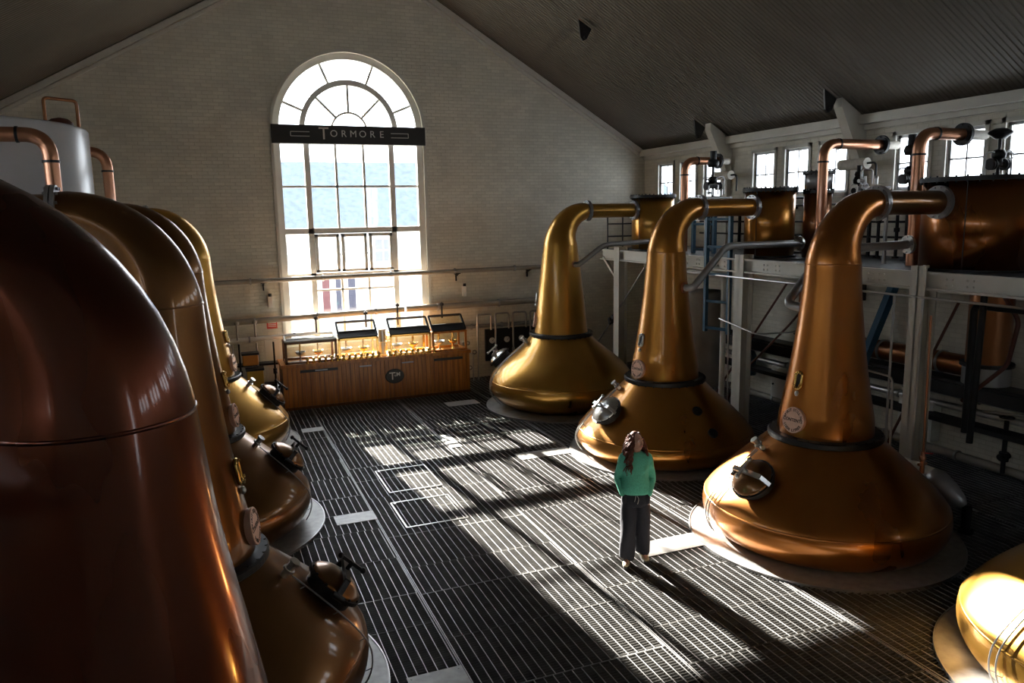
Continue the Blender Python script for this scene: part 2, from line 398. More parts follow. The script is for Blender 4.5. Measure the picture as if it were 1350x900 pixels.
# floor: open steel grating over a dark pit
plates = [  # solid cover plates let into the grating  (x0, y0, x1, y1)
    (4.85, 7.76, 5.98, 8.15), (4.9, 11.98, 5.92, 12.35), (4.86, 16.2, 5.62, 16.62), (1.43, 10.38, 2.0, 10.72), (1.55, 15.44, 1.98, 15.74), (1.44, 6.08, 1.98, 6.46), (3.98, 13.2, 4.2, 14.05)]
b = MB(); bx_ = MB()
xb = [.005 + 1.98 * k for k in range(-2, 7)]
xb[0] = XL; xb[-1] = XR
rnd = random.Random(3)
def fbox(x0, x1, y0, y1, zt, d, t=None):
    vs = [(x0, y0, zt), (x1, y0, zt), (x1, y1, zt), (x0, y1, zt), (x0, y0, zt - d), (x1, y0, zt - d), (x1, y1, zt - d), (x0, y1, zt - d)]
    (t or b).add(vs, [(0, 1, 2, 3), (0, 4, 5, 1), (1, 5, 6, 2), (2, 6, 7, 3), (3, 7, 4, 0)])
for k in range(len(xb) - 1):
    x0, x1 = xb[k] + .006, xb[k + 1] - .006; y = YN
    while y < YF:
        h = rnd.choice((.70, .84, .95, 1.0)); y2 = min(y + h, YF); a, c = y + .005, y2 - .005
        off = rnd.uniform(0, .06); tilt = rnd.uniform(-.002, .002)
        fbox(x0, x0 + .008, a, c, 0 + tilt, .035); fbox(x1 - .008, x1, a, c, 0 + tilt, .035)
        fbox(x0, x1, a, a + .005, tilt - .001, .035, bx_ if rnd.random() < .75 else b); fbox(x0, x1, c - .005, c, tilt - .001, .035, bx_)
        x = x0 + .03 + off
        while x < x1 - .02: fbox(x - .0036, x + .0036, a, c, tilt, .009); x += .0985
        yy = a + .041
        while yy < c - .01: fbox(x0, x1, yy - .0018, yy + .0018, -.003 + tilt, .028, bx_); yy += .041
        y = y2
fl = b.build('floor', m_grate, fixn=False); tag(fl, kind='structure')
bx_.build('cross_bars', m_xbar, fl, fixn=False)
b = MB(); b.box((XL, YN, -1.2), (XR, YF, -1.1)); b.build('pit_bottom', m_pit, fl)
b = MB(); y = -4
while y < YF: b.box((XL, y, -.28), (XR, y + .09, -.04)); y += 2.0
for k in range(1, len(xb) - 1): b.box((xb[k] - .04, YN, -.2), (xb[k] + .04, YF, -.04))
b.build('bearer', m_dark, fl)
names = ['white cover plate leading to the still right of the person', 'grey cover plate leading to the middle still of the right row', 'grey cover plate in front of the farthest right still', 'pale cover plate beside the second farthest left still', 'small pale plate beside the farthest left still', 'cover plate at the bottom edge of the picture beside a left still', 'narrow sunlit cover plate alone in the grating of the aisle']
for p, nm in zip(plates, names):
    b = MB(); b.box((p[0], p[1], .001), (p[2], p[3], .008))
    for i in range(2):
        for j in range(2): b.cyl((p[0] + .04 + i * (p[2] - p[0] - .08), p[1] + .04 + j * (p[3] - p[1] - .08), .006), (p[0] + .04 + i * (p[2] - p[0] - .08), p[1] + .04 + j * (p[3] - p[1] - .08), .012), .01, 8)
    tag(b.build('cover_plate', m_plate), nm, 'floor plate')
# lift-out trap frames in the grating
for (x0, y0, x1, y1), nm in (((2.4, 11.35, 3.25, 12.45), 'thin square steel frame set in the grating, the farther one'), ((2.31, 9.9, 3.2, 10.9), 'thin square steel frame set in the grating, the nearer one')):
    b = MB()
    for a, c in (((x0, y0), (x1, y0)), ((x1, y0), (x1, y1)), ((x1, y1), (x0, y1)), ((x0, y1), (x0, y0))): b.bar((*a, .006), (*c, .006), .02, .01)
    b.cyl((x0 + .05, y1 - .06, .0), (x0 + .05, y1 - .06, .02), .02, 10)
    tag(b.build('trap_frame', m_steel), nm, 'floor frame')

# far window -------------------------------------------------------
win = empty_struct('window_1'); YW = YF + .10
b = MB(); D0, D1 = YW - .02, YW + .10
b.arcbar(WCX, WCZ, 1.64, 1.79, D0 - .02, D1, 0, PI, 64)
for sx in (-1, 1): b.box((WCX + sx * 1.715 - .075, D0 - .02, WB), (WCX + sx * 1.715 + .075, D1, WCZ))
b.box((WCX - 1.79, D0 - .03, WB - .02), (WCX + 1.79, D1, WB + .09))
for x in (2.42, 4.455): b.box((x - .065, D0 - .01, WB), (x + .065, D1, WCZ))
b.arcbar(WCX, WCZ, 1.05, 1.18, D0 - .01, D1, 0, PI, 48); b.arcbar(WCX, WCZ, .40, .45, D0 + .02, D1 - .03, 0, PI, 32)
for a in (22.5, 67.5, 112.5, 157.5):
    a = math.radians(a); c, q = math.cos(a), math.sin(a); b.bar((WCX + 1.16 * c, YW + .03, WCZ + 1.16 * q), (WCX + 1.68 * c, YW + .03, WCZ + 1.68 * q), .06, .045, (0, 1, 0))
for a in (45, 90, 135):
    a = math.radians(a); c, q = math.cos(a), math.sin(a); b.bar((WCX + .43 * c, YW + .03, WCZ + .43 * q), (WCX + 1.08 * c, YW + .03, WCZ + 1.08 * q), .06, .04, (0, 1, 0))
for x in (3.1, 3.77): b.box((x - .028, D0 + .02, 3.97), (x + .028, D1 - .03, 6.1))
b.box((WCX - 1.7, D0 + .02, 4.99), (WCX + 1.7, D1 - .03, 5.045))
b.box((WCX - 1.7, D0 - .01, 3.90), (WCX + 1.7, D1, 4.03)); b.box((WCX - 1.7, D0 - .01, 2.84), (WCX + 1.7, D1, 2.95))
b.box((WCX - 1.7, D0, 6.0), (WCX + 1.7, D1, 6.12))
b.box((2.48, D0 + .02, 2.50), (4.4, D1 - .03, 2.55))
for x in (3.1, 3.77): b.box((x - .03, D0 + .02, WB), (x + .03, D1 - .03, 2.9))
b.build('window_frame', m_white, win, bevel=.004)
for x0, x1 in ((2.49, 3.07), (3.12, 3.75), (3.80, 4.39)):
    b = MB(); 
    for p, q in (((x0, 2.96), (x0 + .075, 3.89)), ((x1 - .075, 2.96), (x1, 3.89)), ((x0, 2.96), (x1, 3.03)), ((x0, 3.81), (x1, 3.89))): b.box((p[0], D0 - .03, p[1]), (q[0], D0 + .05, q[1]))
    for x in (x0, x1): b.box((x - .015, D0 - .06, 3.38), (x + .015, D0, 3.42))
    b.build('casement', m_white, win, bevel=.004)
b = MB(); ar = [(WCX + 1.7 * math.cos(PI * i / 40), YW + .05, WCZ + 1.7 * math.sin(PI * i / 40)) for i in range(41)]
b.add([(WCX - 1.7, YW + .05, WB), (WCX + 1.7, YW + .05, WB)] + ar, [tuple(range(43))]); b.build('glass', m_glass, win, fixn=False)
b = MB(); b.arcbar(WCX, WCZ, 1.79, 1.86, YF - .03, YF + .01, 0, PI, 64)
for sx in (-1, 1): b.box((WCX + sx * 1.825 - .035, YF - .03, WB), (WCX + sx * 1.825 + .035, YF + .01, WCZ))
tag(b.build('trim_5', m_trim), kind='structure')
# sign board across the window
sg = thing('sign_board', 'long black sign board lettered TORMORE across the big arched window', 'sign', (WCX, YF - .06, 6.0))
b = MB(); b.box((-1.83, -.03, 0), (1.83, .03, .43)); b.build('board', m_sign, sg, bevel=.006)
RXW = Matrix.Rotation(PI / 2, 4, 'X')
mes = []; x = -.64
for ch, sz, dz in (('T', .40, .225), ('O', .22, .235), ('R', .22, .235), ('M', .22, .235), ('O', .22, .235), ('R', .22, .235), ('E', .22, .235)):
    mes.append(text_mesh(ch, sz, m_silver, None, 't', Matrix.Translation((x, -.034, dz)) @ RXW, .004))
    x += .235 if ch in 'OT' else .225
join_meshes('lettering', mes, m_silver, sg)
for s in (-1, 1):
    b = MB(); x0, x1 = s * 1.40, s * .97
    b.bar((x0, -.034, .17), (x0, -.034, .27), .016, .008, (0, 1, 0)); b.bar((x0, -.034, .27), (x1, -.034, .27), .008, .016); b.bar((x0, -.034, .17), (x1, -.034, .17), .008, .016)
    b.build('line_ornament', m_silver, sg)

# right and left wall windows
wi = 2
def small_window(x, sgn, y0, y1):
    global wi
    o = empty_struct('window_%d' % wi); wi += 1
    xa, xc = x + sgn * .04, x + sgn * .09; lo, hi = min(xa, xc), max(xa, xc); mb = MB()
    mb.box((lo, y0, WZ0), (hi, y0 + .05, WZ1)); mb.box((lo, y1 - .05, WZ0), (hi, y1, WZ1)); mb.box((lo, y0, WZ0), (hi, y1, WZ0 + .05)); mb.box((lo, y0, WZ1 - .05), (hi, y1, WZ1))
    ym = (y0 + y1) / 2; zm = WZ0 + .46; mb.box((lo, ym - .014, WZ0), (hi, ym + .014, WZ1)); mb.box((lo, y0, zm - .014), (hi, y1, zm + .014))
    mb.build('window_frame', m_gsteel, o)
    g = MB(); xm = x + sgn * .065; g.add([(xm, y0, WZ0), (xm, y1, WZ0), (xm, y1, WZ1), (xm, y0, WZ1)], [(0, 1, 2, 3)]); g.build('glass', m_glass, o)
    c = MB(); e = .07; xa, xc = x - sgn * .03, x + sgn * .02; lo, hi = min(xa, xc), max(xa, xc)
    c.box((lo, y0 - e, WZ0 - e), (hi, y0, WZ1 + e)); c.box((lo, y1, WZ0 - e), (hi, y1 + e, WZ1 + e)); c.box((lo, y0 - e, WZ1), (hi, y1 + e, WZ1 + e)); c.box((lo - (0 if sgn > 0 else 0), y0 - e, WZ0 - e), (hi, y1 + e, WZ0))
    c.build('casing', m_trim, o)
for y0, y1 in trio: small_window(XR, 1, y0, y1)
for y0, y1 in trio:
    if y1 < 13: small_window(XL, -1, y0, y1)
    else:
        g = MB(); g.box((XL - .12, y0, WZ0), (XL - .03, y1, WZ1)); tag(g.build('wall_left', m_wall), kind='structure')
for (x0, x1, z0, z1) in added_near_win:
    o = empty_struct('window_%d' % wi); wi += 1; mb = MB()  # unseen window, put in for its light on the stills
    for p, q in (((x0, z0), (x0 + .06, z1)), ((x1 - .06, z0), (x1, z1)), ((x0, z0), (x1, z0 + .06)), ((x0, z1 - .06), (x1, z1)), ((x0 + .38, z0), (x0 + .42, z1)), ((x0, z0 + 1.0), (x1, z0 + 1.04)), ((x0, z0 + 2.0), (x1, z0 + 2.04)), ((x0, z0 + 3.0), (x1, z0 + 3.04))): mb.box((p[0], YN - .14, p[1]), (q[0], YN - .08, q[1]))
    mb.build('window_frame', m_white, o); g = MB(); g.add([(x0, YN - .11, z0), (x1, YN - .11, z0), (x1, YN - .11, z1), (x0, YN - .11, z1)], [(0, 1, 2, 3)]); g.build('glass', m_glass, o)
# portal knees on the right wall
knames = {15.25: 'cream knee bracket under the ceiling, the one nearer the gable corner', 11.3: 'cream knee bracket under the ceiling above the long copper elbow pipe'}
for yk, lb in knames.items():
    b = MB(); prof = [(XR - .002, 5.05), (XR - .12, 5.15), (XR - .62, 6.10), (XR - .62, 6.27), (XR - .3, 6.08), (XR - .002, 5.90)]
    for yy in (yk - .1, yk + .1): b.add([(x, yy, z) for x, z in prof], [tuple(range(6))])
    n = 6; b.add([(x, yk - .1, z) for x, z in prof] + [(x, yk + .1, z) for x, z in prof], [(i, (i + 1) % n, (i + 1) % n + n, i + n) for i in range(n)])
    b.bar((XR - .064, yk, 3.4), (XR - .064, yk, 5.1), .2, .12)
    tag(b.build('knee_bracket', m_trim, bevel=.006), lb, 'bracket')
for (x, y), lb in zip(((10.85, 11.35), (10.95, 15.5), (7.75, 15.1)), ('small black hanger plate on the ceiling above the copper elbow pipe', 'small black hanger plate on the ceiling near the gable corner', 'black hanger plate alone in the middle of the sloping ceiling')):
    z = roof(x); b = MB(); vs = [(-.14, .02), (.16, -.15), (.05, -.36), (-.04, -.4), (-.09, -.34)]
    for dy in (-.02, .02): b.add([(x + a, y + dy, z + c) for a, c in vs], [tuple(range(5))])
    b.add([(x + a, y - .02, z + c) for a, c in vs] + [(x + a, y + .02, z + c) for a, c in vs], [(i, (i + 1) % 5, (i + 1) % 5 + 5, i + 5) for i in range(5)])
    b.cyl((x, y - .05, z - .33), (x, y + .05, z - .33), .025, 10)
    tag(b.build('hanger_plate', m_black), lb, 'bracket')

# outside ----------------------------------------------------------
b = MB(); b.box((-60, 20, -1.4), (70, 90, -1.2)); tag(b.build('yard_ground', m_ground), kind='structure')
hb = thing('warehouse_building', 'white rendered building with a slate roof seen through the big window', 'building', (4, 44, -1.2))
b = MB(); b.box((-22, 0, 0), (26, 8, 5.0)); b.build('walls', m_render, hb)
b = MB(); b.add([(-22.5, -.5, 4.8), (26.5, -.5, 4.8), (26.5, 5, 8.9), (-22.5, 5, 8.9), (-22.5, 9, 4.8), (26.5, 9, 4.8)], [(0, 1, 2, 3), (3, 2, 5, 4), (0, 3, 4), (1, 5, 2)]); b.build('roof', m_slate, hb)
for i in range(9):
    x = -8 + i * 2.6; b = MB(); b.box((x, -.05, 2.9), (x + 1.1, .02, 4.3)); f = b.build('window', m_render, hb)
    g = MB(); 
    for u in (0, 1):
        for v in (0, 1): g.box((x + .08 + u * .5, -.07, 2.98 + v * .66), (x + .52 + u * .5, -.04, 3.58 + v * .66))
    g.build('pane', m_winx, f)
for x, mm in ((2.0, m_redc), (2.75, m_bluec), (3.45, m_bluec)):
    b = MB(); b.box((x, -.08, .2), (x + .4, 0, 2.4)); b.build('door', mm, hb)

# ------------------------------------------------------------------ copper stills
RL_used = []
RL = ['sunlit plate ring around the base of the still right of the person', 'plate ring around the base of the still with two round ports', 'dim plate ring around the base of the farthest right still', 'plate ring around the sunlit still in the lower right corner', 'plate ring around the huge red still nearest the camera', 'plate ring around the second still of the left row, at the bottom edge', 'plate ring around the third still of the left row', 'plate ring around the farthest still of the left row']
PROF = {}
PROF.update({
 3: [(1.18, .03), (1.33, .05), (1.45, .14), (1.52, .27), (1.535, .40), (1.50, .53), (1.37, .70), (1.17, .90), (.95, 1.10), (.76, 1.27), (.66, 1.36)],
 2: [(1.22, .03), (1.38, .05), (1.50, .13), (1.57, .25), (1.575, .36), (1.51, .48), (1.34, .68), (1.11, .90), (.89, 1.09), (.73, 1.25), (.665, 1.33)],
 1: [(1.08, .03), (1.22, .05), (1.40, .14), (1.55, .28), (1.635, .46), (1.60, .66), (1.46, .88), (1.23, 1.10), (.97, 1.30), (.77, 1.48), (.66, 1.62)]})
PROF[4] = PROF[3]
NECK = {4: [(.62, 1.38), (.61, 1.65), (.595, 1.9), (.56, 2.2), (.49, 2.6), (.40, 3.1), (.345, 3.6)],
        3: [(.60, 1.38), (.585, 1.6), (.545, 1.82), (.465, 2.3), (.40, 2.8), (.355, 3.25), (.335, 3.6)],
        2: [(.60, 1.35), (.575, 1.65), (.535, 1.85), (.465, 2.3), (.40, 2.8), (.355, 3.25), (.33, 3.6)],
        1: [(.60, 1.64), (.58, 1.8), (.53, 2.3), (.47, 2.8), (.41, 3.3), (.37, 3.62)]}
def still(loc, side, kind, mcu, label, armx, extra=(), plate_txt=('SPIRIT STILL No', 'CONTENTS', '11000 LITRES'), az_off=0., ports=False, mneck=None):
    root = thing('copper_still', label, 'still', loc, 0, 'copper pot stills in two rows'); P = spline(PROF[kind], 5); N = spline(NECK[kind], 4)
    mneck = mneck or mcu
    def pr(z):
        for (r0, z0), (r1, z1) in zip(P, P[1:]):
            if z0 <= z <= z1: return r0 + (r1 - r0) * (z - z0) / max(1e-6, z1 - z0)
        for (r0, z0), (r1, z1) in zip(N, N[1:]):
            if z0 <= z <= z1: return r0 + (r1 - r0) * (z - z0) / max(1e-6, z1 - z0)
        return P[-1][0]
    base_az = (PI if side > 0 else 0) + az_off
    def A(daz): return base_az + (daz if side < 0 else -daz)   # daz>0 : towards the camera side for both rows? handled below
    def pt(az, z, off=0.):
        r = pr(z); dr = (pr(z + .02) - pr(z - .02)) / .04; n = Vector((1, -dr)).normalized()
        nr = Vector((math.cos(az) * n.x, math.sin(az) * n.x, n.y)); p = Vector((math.cos(az) * r, math.sin(az) * r, z))
        return p + nr * off, nr
    b = MB(); b.lathe([(.02, .03)] + P, n=96); bd = b.build('pot_body', mcu, root)
    b = MB(); zs = max(P, key=lambda q: q[0])[1] + .12; rs = pr(zs)
    b.lathe([(rs - .01, zs - .014), (rs + .004, zs - .008), (rs + .006, zs), (rs + .003, zs + .01), (rs - .012, zs + .016)], n=96); b.build('seam_band', mcu, bd)
    zc = P[-1][1]; rc = P[-1][0]
    b = MB(); b.lathe([(rc - .06, zc - .035), (rc + .045, zc - .035), (rc + .055, zc - .02), (rc + .055, zc + .03), (rc + .04, zc + .045), (rc - .06, zc + .045)], n=72, smooth=False)
    b.bolts((0, 0, zc + .0), (0, 0, 1), rc + .028, 30, .014, .052); b.build('collar_ring', m_dark, root)
    # neck and swan bend in one sweep
    pts = [Vector((0, 0, z)) for r, z in N]; rad = [r for r, z in N]; z0 = N[-1][1]; r0 = N[-1][0]; X = .67; Z = 4.32 - z0
    for i in range(1, 15):
        a = PI / 2 * i / 14; pts.append(Vector((side * X * (1 - math.cos(a)), 0, z0 + Z * math.sin(a)))); t = i / 14; rad.append(r0 + (.172 - r0) * (t ** .9))
    b = MB(); b.tube(pts, rad, 56); b.build('neck', mneck, root)
    fx = side * X
    b = MB(); b.cyl((fx - side * .03, 0, 4.32), (fx + side * .0, 0, 4.32), .225, 32); b.cyl((fx + side * .008, 0, 4.32), (fx + side * .035, 0, 4.32), .225, 32)
    b.bolts((fx, 0, 4.32), (1, 0, 0), .2, 14, .014, .05); b.build('neck_flange', m_gsteel, root)
    b = MB(); b.tube([(fx + side * .03, 0, 4.32), (side * (armx - .05), 0, 4.32)], .155, 40); b.build('lyne_arm', mcu if kind not in (3, 4) else m_cuB, root)
    b = MB(); b.cyl((side * (armx - .06), 0, 4.32), (side * (armx - .03), 0, 4.32), .22, 32); b.cyl((side * (armx - .022), 0, 4.32), (side * armx, 0, 4.32), .22, 32)
    b.bolts((side * (armx - .03), 0, 4.32), (1, 0, 0), .195, 14, .013, .05); b.build('arm_flange', m_gsteel, root)
    # neck seams
    b = MB()
    for zz in (3.58,):
        r = r0; b.lathe([(r - .01, zz - .012), (r + .005, zz - .008), (r + .006, zz + .006), (r - .01, zz + .012)], n=48)
    b.build('neck_seam', mneck, root)
    # manway
    zm = {4: .88, 3: .88, 2: .82, 1: 1.0}[kind]; az = base_az + side * math.radians(6) * (1 if kind != 1 else -1)
    p, n = pt(az, zm); up = Vector((0, 0, 1)); tx = up.cross(n).normalized(); ty = n.cross(tx)
    b = MB(); b.lathe([(.20, -.06), (.235, -.06), (.235, .075), (.285, .08), (.285, .115), (.2, .115)], p, n, 40, smooth=False); b.bolts(p + n * .1, n, .262, 12, .013, .035); mw = b.build('manway_ring', m_dark, root)
    b = MB(); b.lathe([(.262, .118), (.262, .135), (.235, .15), (.19, .185), (.12, .21), (.04, .222), (.001, .223)], p, n, 40); b.build('manway_lid', m_steel if kind != 3 else m_cuB, mw)
    b = MB(); q = p + n * .25
    b.bar(p + n * .12 + tx * -.29, p + n * .25 + tx * -.22, .05, .03, n); b.bar(p + n * .25 + tx * -.22, p + n * .255 + tx * .22, .06, .035, n); b.bar(p + n * .255 + tx * .22, p + n * .12 + tx * .29, .05, .03, n)
    b.cyl(q - n * .03, q + n * .10, .022, 12); b.bar(q + n * .09 - ty * .12, q + n * .09 + ty * .12, .03, .03, n); b.ball(q + n * .09 - ty * .13, .03, n=10); b.ball(q + n * .09 + ty * .13, .03, n=10)
    b.cyl(p + n * .12 - tx * .31 - ty * .06, p + n * .12 - tx * .31 + ty * .06, .03, 12)
    b.build('manway_handle', m_steel if side > 0 else m_dark, mw)
    # relief valve and rail running down the shell
    av = base_az - side * math.radians(16 if kind != 1 else -16) if side > 0 else base_az - math.radians(20)
    zv = zc - .17; p, n = pt(av, zv)
    b = MB(); b.cyl(p - n * .03, p + n * .07, .035, 16); b.cyl(p + n * .07, p + n * .09, .055, 16); b.cyl(p + n * .09, p + n * .15, .038, 16); b.cyl(p + n * .15, p + n * .175, .05, 16)
    tz = Vector((0, 0, 1)).cross(n).normalized(); b.cyl(p + n * .06, p + n * .06 + tz * .12, .016, 10); b.cyl(p + n * .06 + tz * .10, p + n * .06 + tz * .125, .03, 12)
    b.build('relief_valve', m_steel, root)
    for k, dz in ((0, 0.), (1, .05)):
        if side < 0 and k: continue
        a2 = av + dz; path = []; zz = zv - .04
        while zz > .12: path.append(pt(a2, zz, .05)[0]); zz -= .05
        b = MB(); b.tube(path, .008, 8)
        for q in path[2::5]:
            r_ = Vector((q.x, q.y, 0)).normalized(); b.cyl(q, q - r_ * .06 - Vector((0, 0, .03)), .005, 6)
        b.build('guide_rod', m_gsteel, root)
    # oval nameplate, round, lettered
    zl = {4: 1.62, 3: 1.62, 2: 1.55, 1: 1.93}[kind]; al = base_az + side * math.radians(8) if side > 0 else base_az - math.radians(13)
    if kind == 1 and side > 0: al = base_az
    p, n = pt(al, zl); n = Vector((n.x, n.y, .14)).normalized(); tx = Vector((0, 0, 1)).cross(n).normalized(); ty = n.cross(tx)
    R = .165
    b = MB(); b.lathe([(.001, -.05), (R * .9, -.05), (R, .028), (R, .04), (R - .006, .045), (.001, .045)], p, n, 48, smooth=False); npl = b.build('nameplate', m_label, root)
    mes = []; o = p + n * .0455
    def arc(txt, rad, a0, step, flip, size):
        for i, ch in enumerate(txt):
            a = a0 + i * step; d = tx * math.cos(a) + ty * math.sin(a)
            yv = d if not flip else -d; xv = yv.cross(n)
            mes.append(text_mesh(ch, size, m_ink, None, 't', basis(o + d * rad, xv, yv, n), .0015, bold=.0014))
    t1, t2, t3 = plate_txt; st = math.radians(11.0)
    arc(t1, .128, PI / 2 + st * (len(t1) - 1) / 2, -st, False, .046); arc(t3, .132, -PI / 2 - st * (len(t3) - 1) / 2, st, True, .046)
    mes.append(text_mesh(t2, .056, m_ink, None, 't', basis(o, tx, ty, n), .0015, bold=.0014)); join_meshes('lettering', mes, m_ink, npl)
    # sight glass: slotted oval frame
    zg = zl + .5; p, n = pt(al - side * math.radians(3 if kind != 1 else 0) if side > 0 else al, zg); tx = Vector((0, 0, 1)).cross(n).normalized(); ty = n.cross(tx)
    b = MB(); ring = []
    for k in range(28):
        a = 2 * PI * k / 28; ring.append(p + n * .02 + tx * .05 * math.cos(a) + ty * (.05 * math.sin(a) + (.055 if math.sin(a) > 0 else -.055)))
    b.tube(ring, .02, 8, closed=True)
    for k in range(0, 28, 3): b.cyl(ring[k] + n * .0, ring[k] + n * .035, .009, 6)
    sgl = b.build('sight_glass', m_brass if kind == 3 else m_steel, root)
    g = MB(); g.bar(p + n * .012 - ty * .08, p + n * .012 + ty * .08, .075, .02, n); g.build('dark_pane', m_black, sgl)
    b = MB(); q = p - ty * .17 + n * .02; b.ball(q, .028, (1, 1, 1.3), 12); b.cyl(q - n * .05, q, .02, 10); b.build('lamp_cap', m_steel, root)
    if ports:
        for dz, da in ((.95, -92), (.64, -88)):
            p, n = pt(math.radians(da), dz); b = MB(); b.lathe([(.001, -.03), (.085, -.03), (.085, .025), (.07, .03), (.001, .03)], p, n, 28, smooth=False); b.bolts(p + n * .02, n, .07, 8, .009, .02); b.build('port_cover', m_dark, root)
    # plinth ring of floor plate round the pot
    RL_used.append(1)
    rr = thing('plinth_ring', RL[len(RL_used) - 1], 'floor plate', (loc[0], loc[1], 0.0), 0, 'plate rings under the stills')
    b = MB(); b.lathe([(1.1, .002), (1.1, .018), (1.70, .018), (1.70, .002)], n=96, smooth=False); b.build('ring_plate', m_plate, rr)
    b = MB(); b.lathe([(1.70, -.03), (1.715, -.03), (1.715, .026), (1.70, .026)], n=96, smooth=False, close=True); b.build('edge_angle', m_gsteel, rr)
    return root
s3 = still((7.38, 7.52, 0), 1, 3, m_cu3, 'warm copper pot still right of the person, its round plate reading CONTENTS', 1.80)
s2 = still((7.50, 11.5, 0), 1, 2, m_cu, 'copper pot still behind the person with two small round ports low on its body', 1.85, ports=True)
s1 = still((7.30, 15.4, 0), 1, 1, m_cu1, 'golden copper pot still farthest back in the right row near the gable wall', 1.88, az_off=math.radians(-22))
s4 = still((7.55, 3.70, 0), 1, 3, m_cu1, 'brightly sunlit copper pot still cut off by the lower right corner', 1.72)
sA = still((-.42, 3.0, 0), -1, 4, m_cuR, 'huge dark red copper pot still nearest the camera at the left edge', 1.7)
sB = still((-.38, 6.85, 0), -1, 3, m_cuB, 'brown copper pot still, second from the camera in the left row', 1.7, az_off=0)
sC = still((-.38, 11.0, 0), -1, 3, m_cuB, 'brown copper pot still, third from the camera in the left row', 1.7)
sD = still((-.25, 15.15, 0), -1, 3, m_cu1, 'golden copper pot still farthest back in the left row near the pipes', 1.7)

# ------------------------------------------------------------------ platform on the right
PZ = 3.40
pf = thing('steel_platform', 'long cream steel platform carrying the condensers along the right wall', 'platform', (8.7, 5, 0))
def L(x, y, z): return (x - 8.7, y - 5, z)
BX = 9.08
b = MB(); b.box(L(BX + .04, 2.0, 3.17), L(BX + .06, 16.8, 3.38)); b.box(L(BX - .04, 2.0, 3.365), L(BX + .14, 16.8, 3.395)); b.box(L(BX - .04, 2.0, 3.145), L(BX + .14, 16.8, 3.17))
for yy in (15.9, 14.4, 13.2, 12.8, 12.2, 11.9, 10.8, 10.5, 9.7, 9.4, 8.5, 8.3, 7.2, 6.9):
    for z in (3.23, 3.31):
        for dy in (0, .09): b.cyl(L(BX + .02, yy + dy, z), L(BX + .05, yy + dy, z), .016, 6)
b.build('edge_beam', m_trim, pf)
b = MB(); b.box(L(BX + .06, 2.0, 3.37), L(11.55, 16.8, 3.399)); b.build('deck', m_dark, pf)
b = MB()
for y in (3.6, 7.65, 11.45, 15.95): b.box(L(BX + .16, y - .06, 3.12), L(11.6, y + .06, 3.36))
for x in (9.7, 10.1): b.box(L(x, 2.0, 3.25), L(x + .06, 16.7, 3.36))
b.build('joist', m_gsteel, pf)
for y in (3.6, 7.65, 11.45, 15.95):
    b = MB(); x0, x1 = BX - .06, BX + .18; h = 3.47
    b.box(L(x0, y - .12, 0), L(x0 + .02, y + .12, h)); b.box(L(x1 - .02, y - .12, 0), L(x1, y + .12, h)); b.box(L(x0, y - .012, 0), L(x1, y + .012, h))
    b.build('column', m_trim, pf)
b = MB(); b.bar(L(BX + .05, 15.95, 2.6), L(BX + .05, 16.75, 3.2), .08, .06); b.build('knee_brace', m_trim, pf)
# tension rods with turnbuckle clamps
for (a, c), lb in ((((9.02, 17.2, .75), (9.2, 14.98, 3.04)), 'grey diagonal brace crossing the farthest platform column'), (((9.36, 12.52, .6), (9.36, 10.57, 3.0)), 'dark diagonal brace crossing the middle platform column'), (((9.36, 8.3, .7), (9.36, 7.27, 3.0)), 'dark diagonal brace crossing the nearest platform column')):
    t = thing('diagonal_brace', lb, 'brace', a); a = Vector(a); c = Vector(c) - a; b = MB(); b.cyl((0, 0, 0), c, .02, 10); b.build('rod', m_hose if 'dark' in lb else m_gsteel, t)
    b = MB(); m_ = c * .42; d = c.normalized(); b.bar(m_ - d * .12, m_ + d * .12, .1, .1); b.cyl(m_ - Vector((.1, 0, 0)), m_ + Vector((.1, 0, 0)), .05, 10); b.cyl(m_ + d * .1, m_ + d * .16, .045, 10); b.cyl(m_ - d * .1, m_ - d * .16, .045, 10); b.build('clamp', m_dark, t)
# guard rail behind the condensers
gr = thing('guard_rail', 'dark guard rail behind the condensers on the steel platform', 'railing', (11.25, 5, PZ))
b = MB()
for z in (.35, .62, .95): b.cyl((0, -3, z), (0, 10.8, z), .02, 8)
b.build('rail', m_dark, gr)
for k in range(12):
    b = MB(); b.bar((0, -2.9 + k * 1.22, 0), (0, -2.9 + k * 1.22, .97), .05, .05); b.build('rail_post', m_dark, gr)
# small end gate rails near farthest condenser
gr = thing('guard_rail', 'dark end rail of the platform beside the farthest condenser', 'railing', (9.2, 16.7, PZ))
b = MB()
for z in (.3, .6, .95): b.cyl((0, 0, z), (2.2, 0, z), .018, 8)
b.build('rail', m_dark, gr)
for k in range(6):
    b = MB(); b.cyl((.0 + k * .42, 0, 0), (.0 + k * .42, 0, .97), .018, 8); b.build('rail_post', m_dark, gr)

